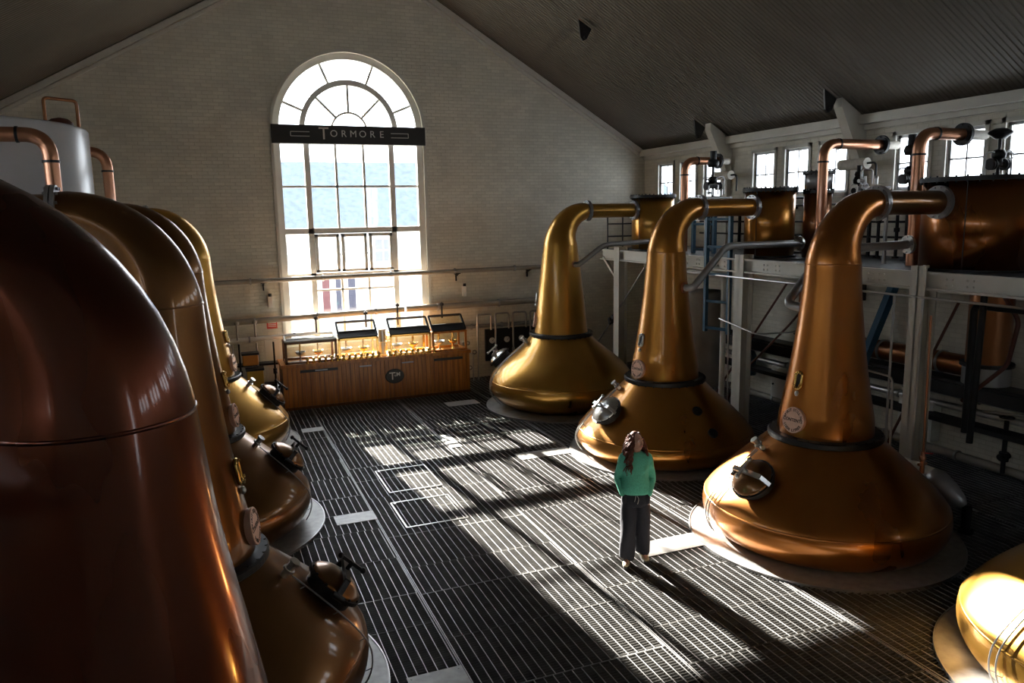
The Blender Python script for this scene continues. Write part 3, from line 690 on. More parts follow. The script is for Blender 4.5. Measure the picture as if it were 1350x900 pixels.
def condenser(x, y, r, ztop, mcu, label, rk=0):
    t = thing('condenser', label, 'condenser', (x, y, PZ), 0, 'copper condensers on the platform'); h = ztop - PZ
    b = MB(); b.lathe([(.01, 0), (r, 0), (r, h), (.01, h)], n=64); b.build('shell', mcu, t)
    b = MB(); b.lathe([(r - .01, .0), (r + .035, .0), (r + .035, .035), (r - .01, .035)], n=64, smooth=False); b.build('base_band', m_dark, t)
    b = MB(); b.lathe([(r - .02, h - .03), (r + .045, h - .03), (r + .045, h - .004), (r + .045, h + .004), (r + .045, h + .03), (.01, h + .035)], n=64, smooth=False); b.bolts((0, 0, h), (0, 0, 1), r + .022, 36, .013, .05); b.build('lid_flange', m_dark, t)
    b = MB(); sx = r - .02
    a = math.radians(200 + rk); b.bar((math.cos(a) * (r + .004), math.sin(a) * (r + .004), .03), (math.cos(a) * (r + .004), math.sin(a) * (r + .004), h - .03), .012, .006, (math.cos(a), math.sin(a), 0)); b.build('shell_seam', m_dark, t)
    return t
c1 = condenser(9.66, 15.4, .48, 4.62, m_cu1, 'slim golden copper condenser farthest along the platform')
c2 = condenser(9.80, 11.6, .45, 4.63, m_cu, 'copper condenser in the middle of the platform fed by the straight golden pipe')
c3 = condenser(9.98, 7.45, .79, 4.62, m_cuC, 'large shade-darkened copper condenser at the right edge of the platform')
c4 = condenser(10.0, 3.7, .75, 4.62, m_cu, 'copper condenser beyond the right edge above the sunlit still')
def header(x, y, z, r, h, label):
    t = thing('header_drum', label, 'drum', (x, y, z)); b = MB(); b.lathe([(.01, 0), (r, 0), (r, h), (.01, h)], n=48); b.build('drum', m_gsteel, t)
    b = MB(); b.lathe([(r - .01, h - .02), (r + .04, h - .02), (r + .04, h + .02), (.01, h + .025)], n=48, smooth=False); b.bolts((0, 0, h), (0, 0, 1), r + .02, 20, .012, .04); b.build('lid', m_dark, t)
    return t
header(10.43, 11.07, 4.615, .24, .30, 'small grey steel drum standing over the middle condenser')
header(10.75, 6.85, 4.655, .42, .28, 'wide grey steel drum on top of the large right condenser')
# dark companion drums behind
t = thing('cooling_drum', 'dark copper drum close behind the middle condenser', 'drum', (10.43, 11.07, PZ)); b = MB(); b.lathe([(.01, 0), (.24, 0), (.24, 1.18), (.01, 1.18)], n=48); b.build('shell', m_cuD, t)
b = MB(); b.lathe([(.23, 1.15), (.265, 1.15), (.265, 1.2), (.01, 1.21)], n=48, smooth=False); b.bolts((0, 0, 1.18), (0, 0, 1), .25, 24, .012, .045); b.build('lid', m_dark, t)
# under-platform condenser shells
t = thing('lower_shell', 'dark copper cylinder with grey base hanging under the platform at right', 'cylinder', (11.0, 8.0, 1.57))
b = MB(); b.cyl((0, 0, .32), (0, 0, 1.79), .30, 40); b.build('shell', m_cuD, t); b = MB(); b.cyl((0, 0, 0), (0, 0, .3), .33, 40); b.build('base_collar', m_gsteel, t); b = MB(); b.lathe([(.28, .28), (.37, .28), (.37, .33), (.28, .33)], n=40, smooth=False); b.build('flange', m_dark, t)
t = thing('lower_shell', 'narrow copper cylinder hanging under the middle condenser', 'cylinder', (10.42, 11.18, 1.7))
b = MB(); b.cyl((0, 0, .28), (0, 0, 1.66), .17, 32); b.build('shell', m_cuD, t); b = MB(); b.cyl((0, 0, 0), (0, 0, .24), .13, 32); b.build('base_collar', m_steel, t); b = MB(); b.lathe([(.12, .24), (.24, .24), (.24, .29), (.12, .29)], n=32, smooth=False); b.build('flange', m_dark, t)

# copper riser pipes with elbow
def riser(x, y, z0, z1, x1, r, label, yellow=True, sgn=1, over=0.):
    t = thing('riser_pipe', label, 'pipe', (x, y, z0)); H = z1 - z0
    b = MB(); b.tube(bez([(0, 0, 0), (0, 0, H), (x1 - x, 0, H)], .26, 12), r, 24); b.build('bent_pipe', m_cupipe, t)
    b = MB(); b.cyl((0, 0, H - .32), (0, 0, H - .29), r + .012, 24); b.build('joint_band', m_dark, t); b = MB(); b.cyl((sgn * .3, 0, H), (sgn * .33, 0, H), r + .01, 24); b.build('joint_band', m_dark, t)
    b = MB(); b.cyl((x1 - x, 0, H), (x1 - x + sgn * .05, 0, H), r + .08, 28); b.bolts((x1 - x + sgn * .025, 0, H), (1, 0, 0), r + .05, 8, .012, .05); b.build('end_flange', m_dark, t)
    if yellow:
        b = MB(); b.cyl((x1 - x + sgn * .05, 0, H), (sgn * over + x1 - x, 0, H), r * .85, 24); b.build('lagged_end', m_cream, t)
    return t
riser(9.9, 14.5, PZ, 5.36, 10.75, .085, 'copper elbow pipe farthest back against the wall windows', over=.3)
riser(9.93, 10.45, PZ, 5.36, 11.2, .085, 'long copper elbow pipe rising above the middle condenser', over=.4)
riser(9.85, 8.48, PZ, 5.33, 10.7, .088, 'copper elbow pipe rising behind the large right condenser', over=.5)
riser(-1.60, 10.6, 3.4, 5.28, -3.3, .085, 'copper elbow pipe in front of the white tank at the left', False, -1)
riser(-1.36, 14.2, 3.4, 5.38, -2.9, .08, 'copper elbow pipe behind the white tank at the left', False, -1)

# grey purifier pipes from still necks to the condensers
def ppipe(pts, r, label):
    t = thing('steel_pipe', label, 'pipe', pts[0]); o = Vector(pts[0]); q = [Vector(p) - o for p in pts]
    b = MB(); b.tube(bez(q, .16, 8), r, 20); b.build('bent_pipe', m_gsteel, t)
    e = q[-1]; d = (q[-1] - q[-2]).normalized(); b = MB(); b.cyl(e - d * .04, e, r + .07, 24); b.bolts(e - d * .02, d, r + .045, 8, .012, .04); b.build('end_flange', m_steel, t)
    d = (q[1] - q[0]).normalized(); b = MB(); b.cyl(q[0] - d * .0, q[0] + d * .03, r + .03, 20); b.build('socket', m_cupipe, t)
ppipe([(7.45, 15.03, 3.17), (7.5, 14.9, 3.17), (8.15, 14.95, 3.58), (9.45, 14.95, 3.63)], .055, 'bent grey steel pipe leaving the neck of the farthest right still')
ppipe([(7.62, 11.12, 2.97), (7.68, 10.95, 2.97), (8.42, 11.05, 3.66), (10.0, 11.0, 3.66)], .062, 'bent grey steel pipe leaving the neck of the still behind the person')
ppipe([(7.24, 7.82, 2.98), (7.10, 8.02, 3.02), (7.95, 8.25, 3.70), (9.34, 8.1, 3.74)], .062, 'bent grey steel pipe passing behind the neck of the nearest full right still')

# control valves above the platform
def valve(x, y, z, s, label, style=0):
    t = thing('control_valve', label, 'valve', (x, y, z)); b = MB()
    b.cyl((0, 0, 0), (0, 0, .55 * s), .025 * s, 12); b.lathe([(.02, .18), (.09, .2), (.1, .26), (.07, .32), (.02, .33)], axis=(0, 0, 1), n=20)
    b.cyl((-.16 * s, 0, .12 * s), (.16 * s, 0, .12 * s), .05 * s, 16)
    for q in (-.17, -.12, .12, .17): b.cyl((q * s - .012, 0, .12 * s), (q * s + .012, 0, .12 * s), .09 * s, 18)
    b.cyl((0, 0, .10 * s), (0, 0, .2 * s), .06 * s, 16); b.build('valve_body', m_dark, t)
    b = MB()
    if style: b.lathe([(.01, .52 * s), (.10 * s, .52 * s), (.13 * s, .6 * s), (.1 * s, .68 * s), (.04 * s, .70 * s), (.01, .8 * s)], n=24); b.cyl((0, 0, .68 * s), (0, 0, .86 * s), .07 * s, 18)
    else: b.lathe([(.01, .5 * s), (.07 * s, .5 * s), (.17 * s, .58 * s), (.17 * s, .61 * s), (.08 * s, .66 * s), (.01, .66 * s)], n=28)
    b.build('actuator', m_dark, t)
    b = MB(); b.tube(bez([(.1 * s, 0, .3 * s), (.28 * s, 0, .34 * s), (.3 * s, 0, .1 * s), (.3 * s, 0, -.05)], .06, 5), .014 * s, 8); b.tube(bez([(-.1 * s, 0, .3 * s), (-.24 * s, .03, .3 * s), (-.26 * s, .03, -.05)], .06, 5), .012 * s, 8)
    b.tube([(.24 * s + .05 * math.cos(k * PI / 6), -.03, .25 * s + .05 * math.sin(k * PI / 6)) for k in range(12)], .008, 6, closed=True)
    b.build('side_tube', m_gsteel, t); return t
valve(10.35, 14.1, 4.68, 1.0, 'tall black control valve with side tubes behind the straight golden pipe', 1)
valve(10.7, 9.35, 4.6, .95, 'black control valve above the bend of the nearest full right still', 1)
valve(10.95, 8.05, 4.75, .95, 'black control valve with flat disc in front of the bright wall window', 0)
valve(10.9, 10.6, 4.5, .6, 'small black valve beside the long copper elbow pipe', 1)
for (x, y, z), lb in (((10.0, 14.5, 4.62), ''),):
    pass
for k, (y, x, top) in enumerate(((10.2, 11.0, 4.45), (9.9, 11.1, 4.3), (9.55, 11.0, 4.5), (9.2, 10.95, 4.4), (8.95, 11.1, 4.2), (13.3, 10.9, 4.4), (12.9, 11.0, 4.3), (12.6, 10.9, 4.5))):
    b = MB(); b.tube(bez([(x, y, PZ), (x, y, top), (x + .35, y, top), (XR - .03, y, top)], .1, 5), .028, 10); b.cyl((x, y, PZ), (x, y, PZ + .03), .06, 12); b.cyl((x, y, top - .45), (x, y, top - .38), .05, 12)
    tag(b.build('service_pipe', m_dark), ['first dark service pipe right of the nearest full right neck', 'second dark service pipe right of the nearest full right neck', 'third dark service pipe right of the nearest full right neck', 'fourth dark service pipe right of the nearest full right neck', 'shortest dark service pipe behind the nearest lyne arm', 'dark service pipe farthest back beside the blue ladder', 'dark service pipe just behind the blue ladder', 'dark service pipe between blue ladder and middle condenser'][k], 'pipe', 'dark service pipes standing on the platform')
# small silver fittings on the bends
def fitting(x, y, z, label):
    t = thing('pipe_fitting', label, 'fitting', (x, y, z)); b = MB(); b.tube(bez([(0, 0, 0), (0, 0, .22), (.22, 0, .22), (.22, 0, 0)], .05, 5), .013, 8); b.cyl((.08, 0, 0), (.08, 0, .12), .02, 10); b.build('bent_tube', m_steel, t)
    b = MB(); b.cyl((-.05, 0, .05), (.05, 0, .05), .028, 12); b.ball((.3, 0, .1), .035, n=12); b.cyl((.3, 0, 0), (.3, 0, .1), .03, 12); b.build('union', m_steel, t)
fitting(9.3, 9.0, 4.62, 'small silver pipe loop above the bend of the nearest full right still')
fitting(9.6, 13.2, 4.58, 'small silver pipe loop above the straight golden pipe')
for t_ in (0,):
    st = thing('support_frame', 'thin grey steel stand holding the silver pipe loops on the platform', 'stand', (9.2, 8.95, PZ))
    b = MB(); b.bar((0, 0, 0), (0, 0, 1.19), .04, .04); b.bar((.6, 0, 0), (.6, 0, 1.19), .04, .04); b.build('post', m_gsteel, st); b = MB(); b.bar((0, 0, 1.17), (.6, 0, 1.17), .12, .03); b.build('shelf', m_gsteel, st)
    st = thing('support_frame', 'thin grey steel stand behind the straight golden pipe', 'stand', (9.5, 13.15, PZ))
    b = MB(); b.bar((0, 0, 0), (0, 0, 1.15), .04, .04); b.bar((.6, 0, 0), (.6, 0, 1.15), .04, .04); b.build('post', m_gsteel, st); b = MB(); b.bar((0, 0, 1.13), (.6, 0, 1.13), .12, .03); b.build('shelf', m_gsteel, st)
# stands under the valves
for x, y, z, lb in ((10.35, 14.1, 4.68, 'grey pipe post under the tall black valve'), (10.7, 9.35, 4.6, 'grey pipe post under the valve above the nearest full right still'), (10.95, 8.05, 4.75, 'grey pipe post under the flat disc valve'), (10.9, 10.6, 4.5, 'grey pipe post under the smallest black valve')):
    b = MB(); b.cyl((x, y, PZ), (x, y, z), .03, 12); b.cyl((x, y, PZ), (x, y, PZ + .02), .08, 12); tag(b.build('pipe_post', m_dark), lb, 'pipe')
# wall lamps with cylindrical shade
for y, lb in ((14.95, 'pale yellow tube lamp on the wall beside the far knee bracket'), (11.05, 'pale yellow tube lamp on the wall under the near knee bracket')):
    t = thing('wall_lamp', lb, 'lamp', (XR, y, 4.95)); b = MB(); b.cyl((-.35, .38, .12), (-.35, -.25, .12), .10, 24); b.build('lamp_shade', m_cream, t)
    b = MB(); b.tube(bez([(0, 0, .12), (-.35, 0, .12), (-.35, -.45, .12), (-.35, -.45, -.25)], .08), .02, 8); b.build('arm', m_dark, t)

# blue ladder and frame under / on the platform
for (x, y, z0, z1), lb in (((8.98, 12.37, 1.95, 4.2), 'blue steel ladder frame left of the bent white pipe'), ((9.6, 13.7, PZ, 4.3), 'blue steel frame farther back beside the grey drum')):
    t = thing('blue_ladder', lb, 'ladder', (x, y, 0)); b = MB(); b.bar((0, 0, z0), (0, 0, z1), .07, .07); b.build('stile', m_blue, t); b = MB(); b.bar((.12, -.55, z0), (.12, -.55, z1), .07, .07); b.build('stile', m_blue, t)
    z = z0 + .08
    while z < z1: b = MB(); b.bar((0, 0, z), (.12, -.55, z), .06, .05); b.build('rung', m_blue, t); z += .52
b = MB(); b.bar((9.5, 8.45, 3.15), (9.5, 9.1, 1.5), .13, .10); tag(b.build('blue_strut', m_blue), 'blue slanting steel strut seen past the neck of the nearest full right still', 'strut')
# bent pale pipe
b = MB(); b.tube(bez([(9.2, 13.4, 3.05), (9.2, 12.1, 3.05), (9.2, 12.1, .0)], .2, 8), .055, 16)
tag(b.build('drain_pipe', m_white), 'pale bent pipe dropping beside the middle platform column', 'pipe')
# grey storage drum under platform
t = thing('receiver_tank', 'grey upright drum under the platform behind the still with two ports', 'tank', (9.95, 13.8, .5)); b = MB(); b.lathe([(.01, 0), (.40, 0), (.42, .05), (.42, 2.0), (.40, 2.08), (.01, 2.12)], n=40); b.build('shell', m_pipe, t)
b = MB()
for a in range(3): q = a * 2.1; b.cyl((.3 * math.cos(q), .3 * math.sin(q), -.5), (.3 * math.cos(q), .3 * math.sin(q), .02), .04, 8)
b.build('stand_foot', m_dark, t)
# white horizontal line under the beam and its uprights
for (pts, r, mm, lb) in (
    ([(9.02, 13.93, 3.06), (9.02, 4.22, 3.04)], .018, m_steel, 'thin silver tube running just under the platform edge beam'),
    ([(8.97, 7.97, 3.04), (8.97, 7.97, 1.24), (8.97, 7.95, .2)], .018, m_gsteel, 'thin grey tube down the left side of the nearest platform column'),
    ([(8.93, 7.47, 3.04), (8.93, 7.47, .3)], .02, m_steel, 'thin silver tube down the right side of the nearest platform column'),
    ([(8.93, 7.33, 2.83), (8.97, 7.33, 0.82), (8.93, 7.33, .4)], .016, m_cupipe, 'thin copper tube right of the nearest platform column'),
    ([(8.97, 9.49, 1.93), (8.97, 7.91, 1.88), (8.95, 7.86, 0.82)], .016, m_steel, 'thin silver tube turning down at the nearest platform column'),
    ([(8.97, 11.92, 2.25), (8.97, 10.87, 2.09), (10.13, 10.13, 2.19)], .014, m_steel, 'thin silver tube crossing the middle platform column'),
    ([(9.0, 11.70, 3.04), (9.2, 11.9, .3)], .014, m_steel, 'thin silver tube left of the middle platform column'),
    ([(9.81, 10.66, 3.09), (9.81, 10.66, 2.51), (9.81, 10.97, 2.19), (9.6, 12.1, 1.03), (9.5, 12.3, .5)], .02, m_hose, 'red brown hose hanging behind the middle platform column'),
    ([(10.13, 7.28, 3.14), (10.13, 6.96, 2.72), (10.13, 7.07, 2.09), (10.13, 7.70, 1.45)], .03, m_hose, 'dark hose looping under the platform beside the nearest column'),
    ([(10.02, 6.75, 2.88), (10.02, 7.54, 2.88), (10.02, 7.54, 1.03)], .05, m_dark, 'dark bent pipe under the platform right of the nearest column'),
    ([(9.92, 7.33, 3.14), (9.92, 7.38, 0.93)], .045, m_dark, 'dark upright pipe under the platform right of the nearest column'),
    ([(9.28, 6.75, 1.61), (10.13, 5.91, 1.56)], .02, m_steel, 'thin silver tube crossing in front of the dark lower cylinder'),
    ):
    b = MB(); b.tube(bez(pts, .1, 6), r, 12); tag(b.build('tube', mm), lb, 'pipe')

# right wall low pipework
def wpipe(p, q, r, mm, lb, cl=1.4, name='wall_pipe'):
    t = thing(name, lb, 'pipe', p); p = Vector(p); q = Vector(q) - p; b = MB(); b.cyl((0, 0, 0), q, r, 20); b.build('pipe_run', mm, t); b = MB(); n = max(2, int(q.length / cl)); d = q.normalized()
    for i in range(n):
        c = q * ((i + .5) / n); b = MB(); b.cyl(c - d * .02, c + d * .02, r + .022, 20); b.build('clamp_ring', m_gsteel, t)
    return t
wpipe((11.5, 2, .95), (11.5, 16.5, .93), .055, m_steel, 'silver pipe along the right wall, the upper of two low ones')
wpipe((11.5, 2, .13), (11.5, 18.5, .12), .07, m_pipe, 'beige pipe along the bottom of the right wall')
wpipe((11.35, 2, 1.17), (11.35, 17.5, 1.17), .03, m_gsteel, 'thin grey pipe above the silver pipe on the right wall')
b = MB(); b.box((11.0, 2, 1.25), (11.62, 17.0, 1.45)); b.box((11.05, 2, 1.45), (11.2, 17.0, 1.5)); tag(b.build('cable_tray', m_dark), 'long dark tray along the right wall under the platform', 'tray')
b = MB(); b.box((11.15, 2, .72), (11.45, 17.0, .80)); tag(b.build('cable_tray', m_dark), 'lower dark tray along the right wall under the platform', 'tray')
wpipe((11.3, 8.4, 1.72), (11.3, 10.8, 1.72), .17, m_cuD, 'dull copper horizontal cylinder on the right wall behind the nearest full right still', 3, 'horizontal_receiver')
for y, z, lb in ((9.55, .6, 'white cabinet low on the right wall behind the nearest full right still'), (12.9, .55, 'pale cabinet low on the right wall behind the middle column')):
    t = thing('wall_cabinet', lb, 'cabinet', (11.55, y, z - .35)); b = MB(); b.box((-.15, -.35, 0), (.07, .35, .7)); b.build('body', m_white, t, .01); b = MB(); b.box((-.17, -.33, .02), (-.155, .33, .68)); d = b.build('door', m_white, t, .004); b = MB(); b.cyl((-.2, .25, .3), (-.17, .25, .3), .02, 10); b.build('handle', m_dark, d)
b = MB(); b.lathe([(.01, 0), (.12, 0), (.13, .05), (.13, .45), (.08, .55), (.03, .6), (.01, .6)], (11.4, 13.95, .55), n=24); tag(b.build('gas_bottle', m_blue), 'dark green bottle standing at the right wall behind the middle column', 'bottle')
for k, (y, lb) in enumerate(((7.1, 'black upright valve on the right wall pipe, nearest the camera'), (7.9, 'black upright valve on the right wall pipe behind the white lagged elbow'))):
    t = thing('wall_valve', lb, 'valve', (11.42, y, .1)); b = MB(); b.cyl((0, 0, 0), (0, 0, .85), .035, 12); b.cyl((0, 0, .2), (0, 0, .34), .07, 14); b.cyl((-.1, 0, .27), (.1, 0, .27), .05, 12); b.build('stem', m_dark, t)
    b = MB(); b.tube([(.0 + .1 * math.cos(a * PI / 8), .1 * math.sin(a * PI / 8), .9) for a in range(16)], .012, 6, closed=True); b.bar((-.1, 0, .9), (.1, 0, .9), .015, .015); b.build('hand_wheel', m_dark, t)
# right wall details upper: electrical box, conduit
t = thing('switch_box', 'small white switch box hanging on the right wall between the columns', 'box', (11.55, 11.15, 2.55)); b = MB(); b.box((-.1, -.07, 0), (.08, .07, .35)); b.build('box_body', m_white, t, .006); b = MB(); b.box((-.05, -.17, -.02), (.08, -.08, .37)); b.build('back_plate', m_dark, t); b = MB(); b.tube(bez([(-.02, 0, 0), (-.02, 0, -.2), (-.02, -.12, -.3), (-.02, -.05, -.15)], .05), .008, 6); b.build('cord', m_dark, t)
# lagged elbow descending onto the floor beside the nearest still
t = thing('lagged_elbow', 'white lagged elbow pipe lying beside the right shoulder of the nearest full still', 'pipe', (8.87, 7.0, 0))
b = MB(); b.tube([(-.1, 1.2, .75), (-.02, .8, .72), (.06, .45, .70), (.1, .15, .66)], [.07, .085, .09, .1], 20)
for q in (0.95, .6): b.cyl((-.03, q, .72), (-.02, q - .03, .72), .1, 18)
b.build('lagged_pipe', m_cream, t)
b = MB(); b.lathe([(.01, -.05), (.12, 0), (.16, .12), (.15, .3), (.10, .5), (.05, .56), (.01, .57)], (.1, .2, .66), (.15, -.95, -.6), 20); b.build('cone_reducer', m_gsteel, t)
b = MB(); b.cyl((.2, -.3, .05), (.2, -.3, .35), .06, 14); b.cyl((.2, -.3, 0), (.2, -.3, .04), .1, 14); b.build('foot_valve', m_dark, t); b = MB(); b.cyl((-.02, .95, 0), (-.02, .95, .68), .03, 12); b.build('support_post', m_dark, t)
t = thing('copper_valve', 'small bright copper valve on the tubes right of the nearest column', 'valve', (8.44, 6.9, .85)); b = MB(); b.cyl((0, 0, 0), (0, 0, .28), .03, 12); b.ball((0, 0, .2), .045, n=14); b.cyl((-.07, 0, .12), (.07, 0, .12), .02, 10); b.build('valve_body', m_cupipe, t); b = MB(); b.bar((0, 0, .27), (0, -.14, .3), .02, .01); b.build('lever', m_red, t)

# ------------------------------------------------------------------ white tank and its platform on the left
t = thing('steel_platform', 'left platform hidden behind the left stills carrying the white tank', 'platform', (-4.6, 5, 3.15))
b = MB(); b.box((0, -3, .1), (3.4, 11.5, .2)); b.build('deck', m_gsteel, t); b = MB(); b.box((3.36, -3, 0), (3.4, 11.5, .22)); b.build('edge_beam', m_trim, t)
for y in (-1.5, 2.4, 6.3, 10.2): b = MB(); b.box((2.25, y - .1, -3.15), (2.45, y + .1, .1)); b.build('column', m_trim, t)
t = thing('white_tank', 'big glossy white cylindrical tank at the upper left behind the stills', 'tank', (-2.98, 12.5, 3.352))
b = MB(); b.lathe([(.01, 0), (1.56, 0), (1.58, .04), (1.58, 2.16), (1.56, 2.19), (1.50, 2.21), (.01, 2.30)], n=96); b.build('shell', m_tank, t)
b = MB(); b.lathe([(.01, 2.2), (.16, 2.2), (.16, 2.24), (.10, 2.29), (.01, 2.31)], (1.3, -.35, 0), n=24); b.build('hatch', m_hose, t)
b = MB(); b.tube(bez([(1.17, -.6, 2.19), (1.17, -.6, 2.53), (1.52, -.35, 2.53), (1.52, -.35, 2.19)], .06, 5), .022, 10); b.build('lift_hoop', m_cuD, t)
b = MB(); b.lathe([(1.575, .5), (1.59, .5), (1.59, .52), (1.575, .52)], n=96); b.build('weld_band', m_tank, t)

# ------------------------------------------------------------------ far wall pipework
Yp = 18.8
wpipe((.1, Yp, 2.84), (8.4, Yp, 2.88), .055, m_pipe, 'long grey pipe along the gable wall, the higher one crossing the window', 1.5)
wpipe((.25, Yp, 1.90), (4.55, Yp, 1.97), .07, m_pipe, 'long grey pipe along the gable wall just above the timber cabinet, left run', 1.1)
wpipe((4.6, Yp, 1.97), (9.6, Yp, 2.0), .08, m_pipe, 'long grey pipe along the gable wall just above the timber cabinet, right run', 1.3)
wpipe((.3, Yp - .05, 1.48), (2.35, Yp - .05, 1.53), .055, m_white, 'pale pipe at the left of the timber cabinet below the long grey pipe', .7)
wpipe((5.9, Yp, 1.40), (9.3, Yp, 1.40), .05, m_gsteel, 'grey pipe low on the gable wall right of the timber cabinet', .8)
for x, z, lb in ((1.22, 2.6, 'small iron bracket on the gable wall left of the window'), (6.0, 2.6, 'small iron bracket on the gable wall right of the window'), (8.0, 2.62, 'small iron bracket on the gable wall behind the farthest still')):
    b = MB(); b.bar((x, YF - .02, z), (x, YF - .02, z + .25), .05, .03); b.bar((x, YF, z + .12), (x, Yp - .02, z + .2), .04, .03); b.bar((x - .06, YF - .1, z + .18), (x + .1, YF - .1, z + .2), .02, .03); tag(b.build('pipe_bracket', m_dark), lb, 'bracket')
for x, z, lb in ((1.35, 2.2, 'small white alarm box on the gable wall left of the window'), (6.2, 2.2, 'small white alarm box on the gable wall right of the window')):
    t = thing('alarm_box', lb, 'box', (x, YF, z)); b = MB(); b.box((-.05, -.12, 0), (.05, 0, .26)); b.build('box_body', m_white, t, .006); b = MB(); b.cyl((.0, -.1, .26), (0, -.1, .33), .04, 12); b.build('cap', m_dark, t)
t = thing('warning_sign', 'small red warning sign on the gable wall left of the window', 'sign', (1.36, YF, 1.68)); b = MB(); b.box((-.12, -.02, 0), (.12, 0, .2)); b.build('board', m_red, t); b = MB()
for z in (.13, .09, .05): b.box((-.09, -.024, z), (.09, -.02, z + .015))
b.build('text_line', m_white, t)
t = thing('wall_board', 'tall white board against the gable wall left of the timber cabinet', 'board', (1.33, YF - .3, .3)); b = MB(); b.box((-.19, 0, .0), (.17, .05, 1.15)); b.build('panel', m_white, t, .006); b = MB(); b.bar((-.15, .02, -.3), (-.15, .02, 0), .05, .04); b.bar((.12, .02, -.3), (.12, .02, 0), .05, .04); b.build('foot', m_trim, t)
for x, z, w_, h, mm, lb in ((.78, .98, .34, .26, m_orange, 'orange box on the pipe rack left of the timber cabinet'), (.86, .45, .36, .42, m_yellow, 'yellow drum low behind the farthest left still')):
    t = thing('equipment_box', lb, 'box', (x, 18.24, z)); b = MB(); b.box((-w_ / 2, -.12, 0), (w_ / 2, .12, h)); b.build('case', mm, t, .02); b = MB(); b.box((-w_ / 2 - .02, -.14, h - .02), (w_ / 2 + .02, .14, h + .03)); b.build('rim', m_dark, t)
# rack of valves left
rk = thing('pipe_rack', 'dark rack of upright pipes and valves left of the timber cabinet', 'rack', (.4, 18.55, 0)); b = MB(); b.bar((0, 0, .42), (1.0, 0, .42), .3, .05); b.bar((0, 0, .93), (1.0, 0, .93), .3, .05)
b.build('shelf', m_dark, rk)
for k, x in enumerate((.02, .16, .55, .92)):
    b = MB(); b.cyl((x, -.15, 0), (x, -.15, 1.45), .022, 10); b.cyl((x, -.15, .7), (x, -.15, .82), .045, 12); b.ball((x, -.2, .76), .035, n=10); b.build('upright_pipe', m_dark if k % 2 else m_gsteel, rk)
# stepped pipes and stubs between the two grey pipes
for k, (x, z0, z1, mm) in enumerate(((.55, 1.5, 1.9, m_pipe), (.95, 1.55, 1.9, m_pipe), (2.35, 1.5, 1.9, m_dark), (3.55, 1.6, 1.95, m_dark), (4.35, 1.6, 2.1, m_dark), (5.5, 1.7, 2.05, m_dark))):
    b = MB(); b.cyl((x, Yp - .12, z0), (x, Yp - .12, z1 + .05), .022, 10); b.cyl((x, Yp - .12, z1 - .03), (x, Yp - .12, z1 + .03), .05, 12); b.bar((x, Yp - .12, z1), (x, Yp, z1), .04, .05)
    tag(b.build('hanger_rod', mm), ('short rod hanging from the gable wall pipe, number %s from the left' % ['one', 'two', 'three', 'four', 'five', 'six'][k]), 'rod', 'rods hanging from the long wall pipe')
# right cluster: inverted U tubes, backing and gauges
bk = thing('instrument_panel', 'black instrument panel on the gable wall beside the farthest right still', 'panel', (7.2, 18.78, .45)); b = MB(); b.box((-.5, 0, 0), (1.1, .08, .85)); b.build('panel', m_black, bk, .01)
for k in range(3):
    x = -.32 + k * .42; b = MB(); b.lathe([(.01, 0), (.075, 0), (.08, .03), (.06, .05), (.01, .05)], (x, 0, .55), (0, -1, 0), 24, smooth=False); g = b.build('gauge', m_white, bk); b = MB(); b.bar((x, -.055, .55), (x + .04, -.055, .59), .008, .004, (0, 1, 0)); b.cyl((x, -.05, .55), (x, -.058, .55), .01, 8); b.build('needle', m_black, g)
for k in range(4):
    x0 = 6.45 + k * .5; b = MB(); b.tube(bez([(x0, Yp - .12, .5), (x0, Yp - .12, 1.72), (x0 + .38, Yp - .12, 1.72), (x0 + .38, Yp - .12, 1.3)], .07, 6), .025, 12)
    b.cyl((x0, Yp - .12, 1.35), (x0, Yp - .12, 1.45), .045, 12); b.cyl((x0, Yp - .12, .7), (x0, Yp - .12, .78), .04, 12); b.cyl((x0, Yp - .12, 0), (x0, Yp - .12, .5), .02, 8)
    tag(b.build('swan_tube', m_gsteel if k else m_steel), ['bent tube nearest the right end of the timber cabinet', 'second bent tube right of the timber cabinet', 'third bent tube right of the timber cabinet', 'bent tube closest to the farthest right still'][k], 'pipe', 'hooped tubes on the gable wall')
for k, (x, z) in enumerate(((6.1, 1.0), (6.28, .75), (6.9, .62), (7.35, .45), (6.15, .35))):
    t = thing('stop_valve', ['grey stop valve level with the cabinet top at its right end', 'small grey stop valve just right of the timber cabinet', 'grey stop valve under the first gauge', 'grey stop valve under the second gauge', 'white stop valve near the floor right of the cabinet'][k], 'valve', (x, 18.6, z), 0, 'stop valves right of the cabinet')
    b = MB(); b.cyl((-.1, 0, 0), (.1, 0, 0), .035, 12); b.ball((0, 0, 0), .055, n=12); b.cyl((0, 0, 0), (0, -.12, .03), .015, 8); b.cyl((0, 0, -z), (0, 0, 0), .018, 8); b.build('valve_body', m_steel if k != 4 else m_white, t); b = MB(); b.tube([(.05 * math.cos(a * PI / 6), -.13, .03 + .05 * math.sin(a * PI / 6)) for a in range(12)], .009, 6, closed=True); b.build('hand_wheel', m_red if k == 2 else m_dark, t)

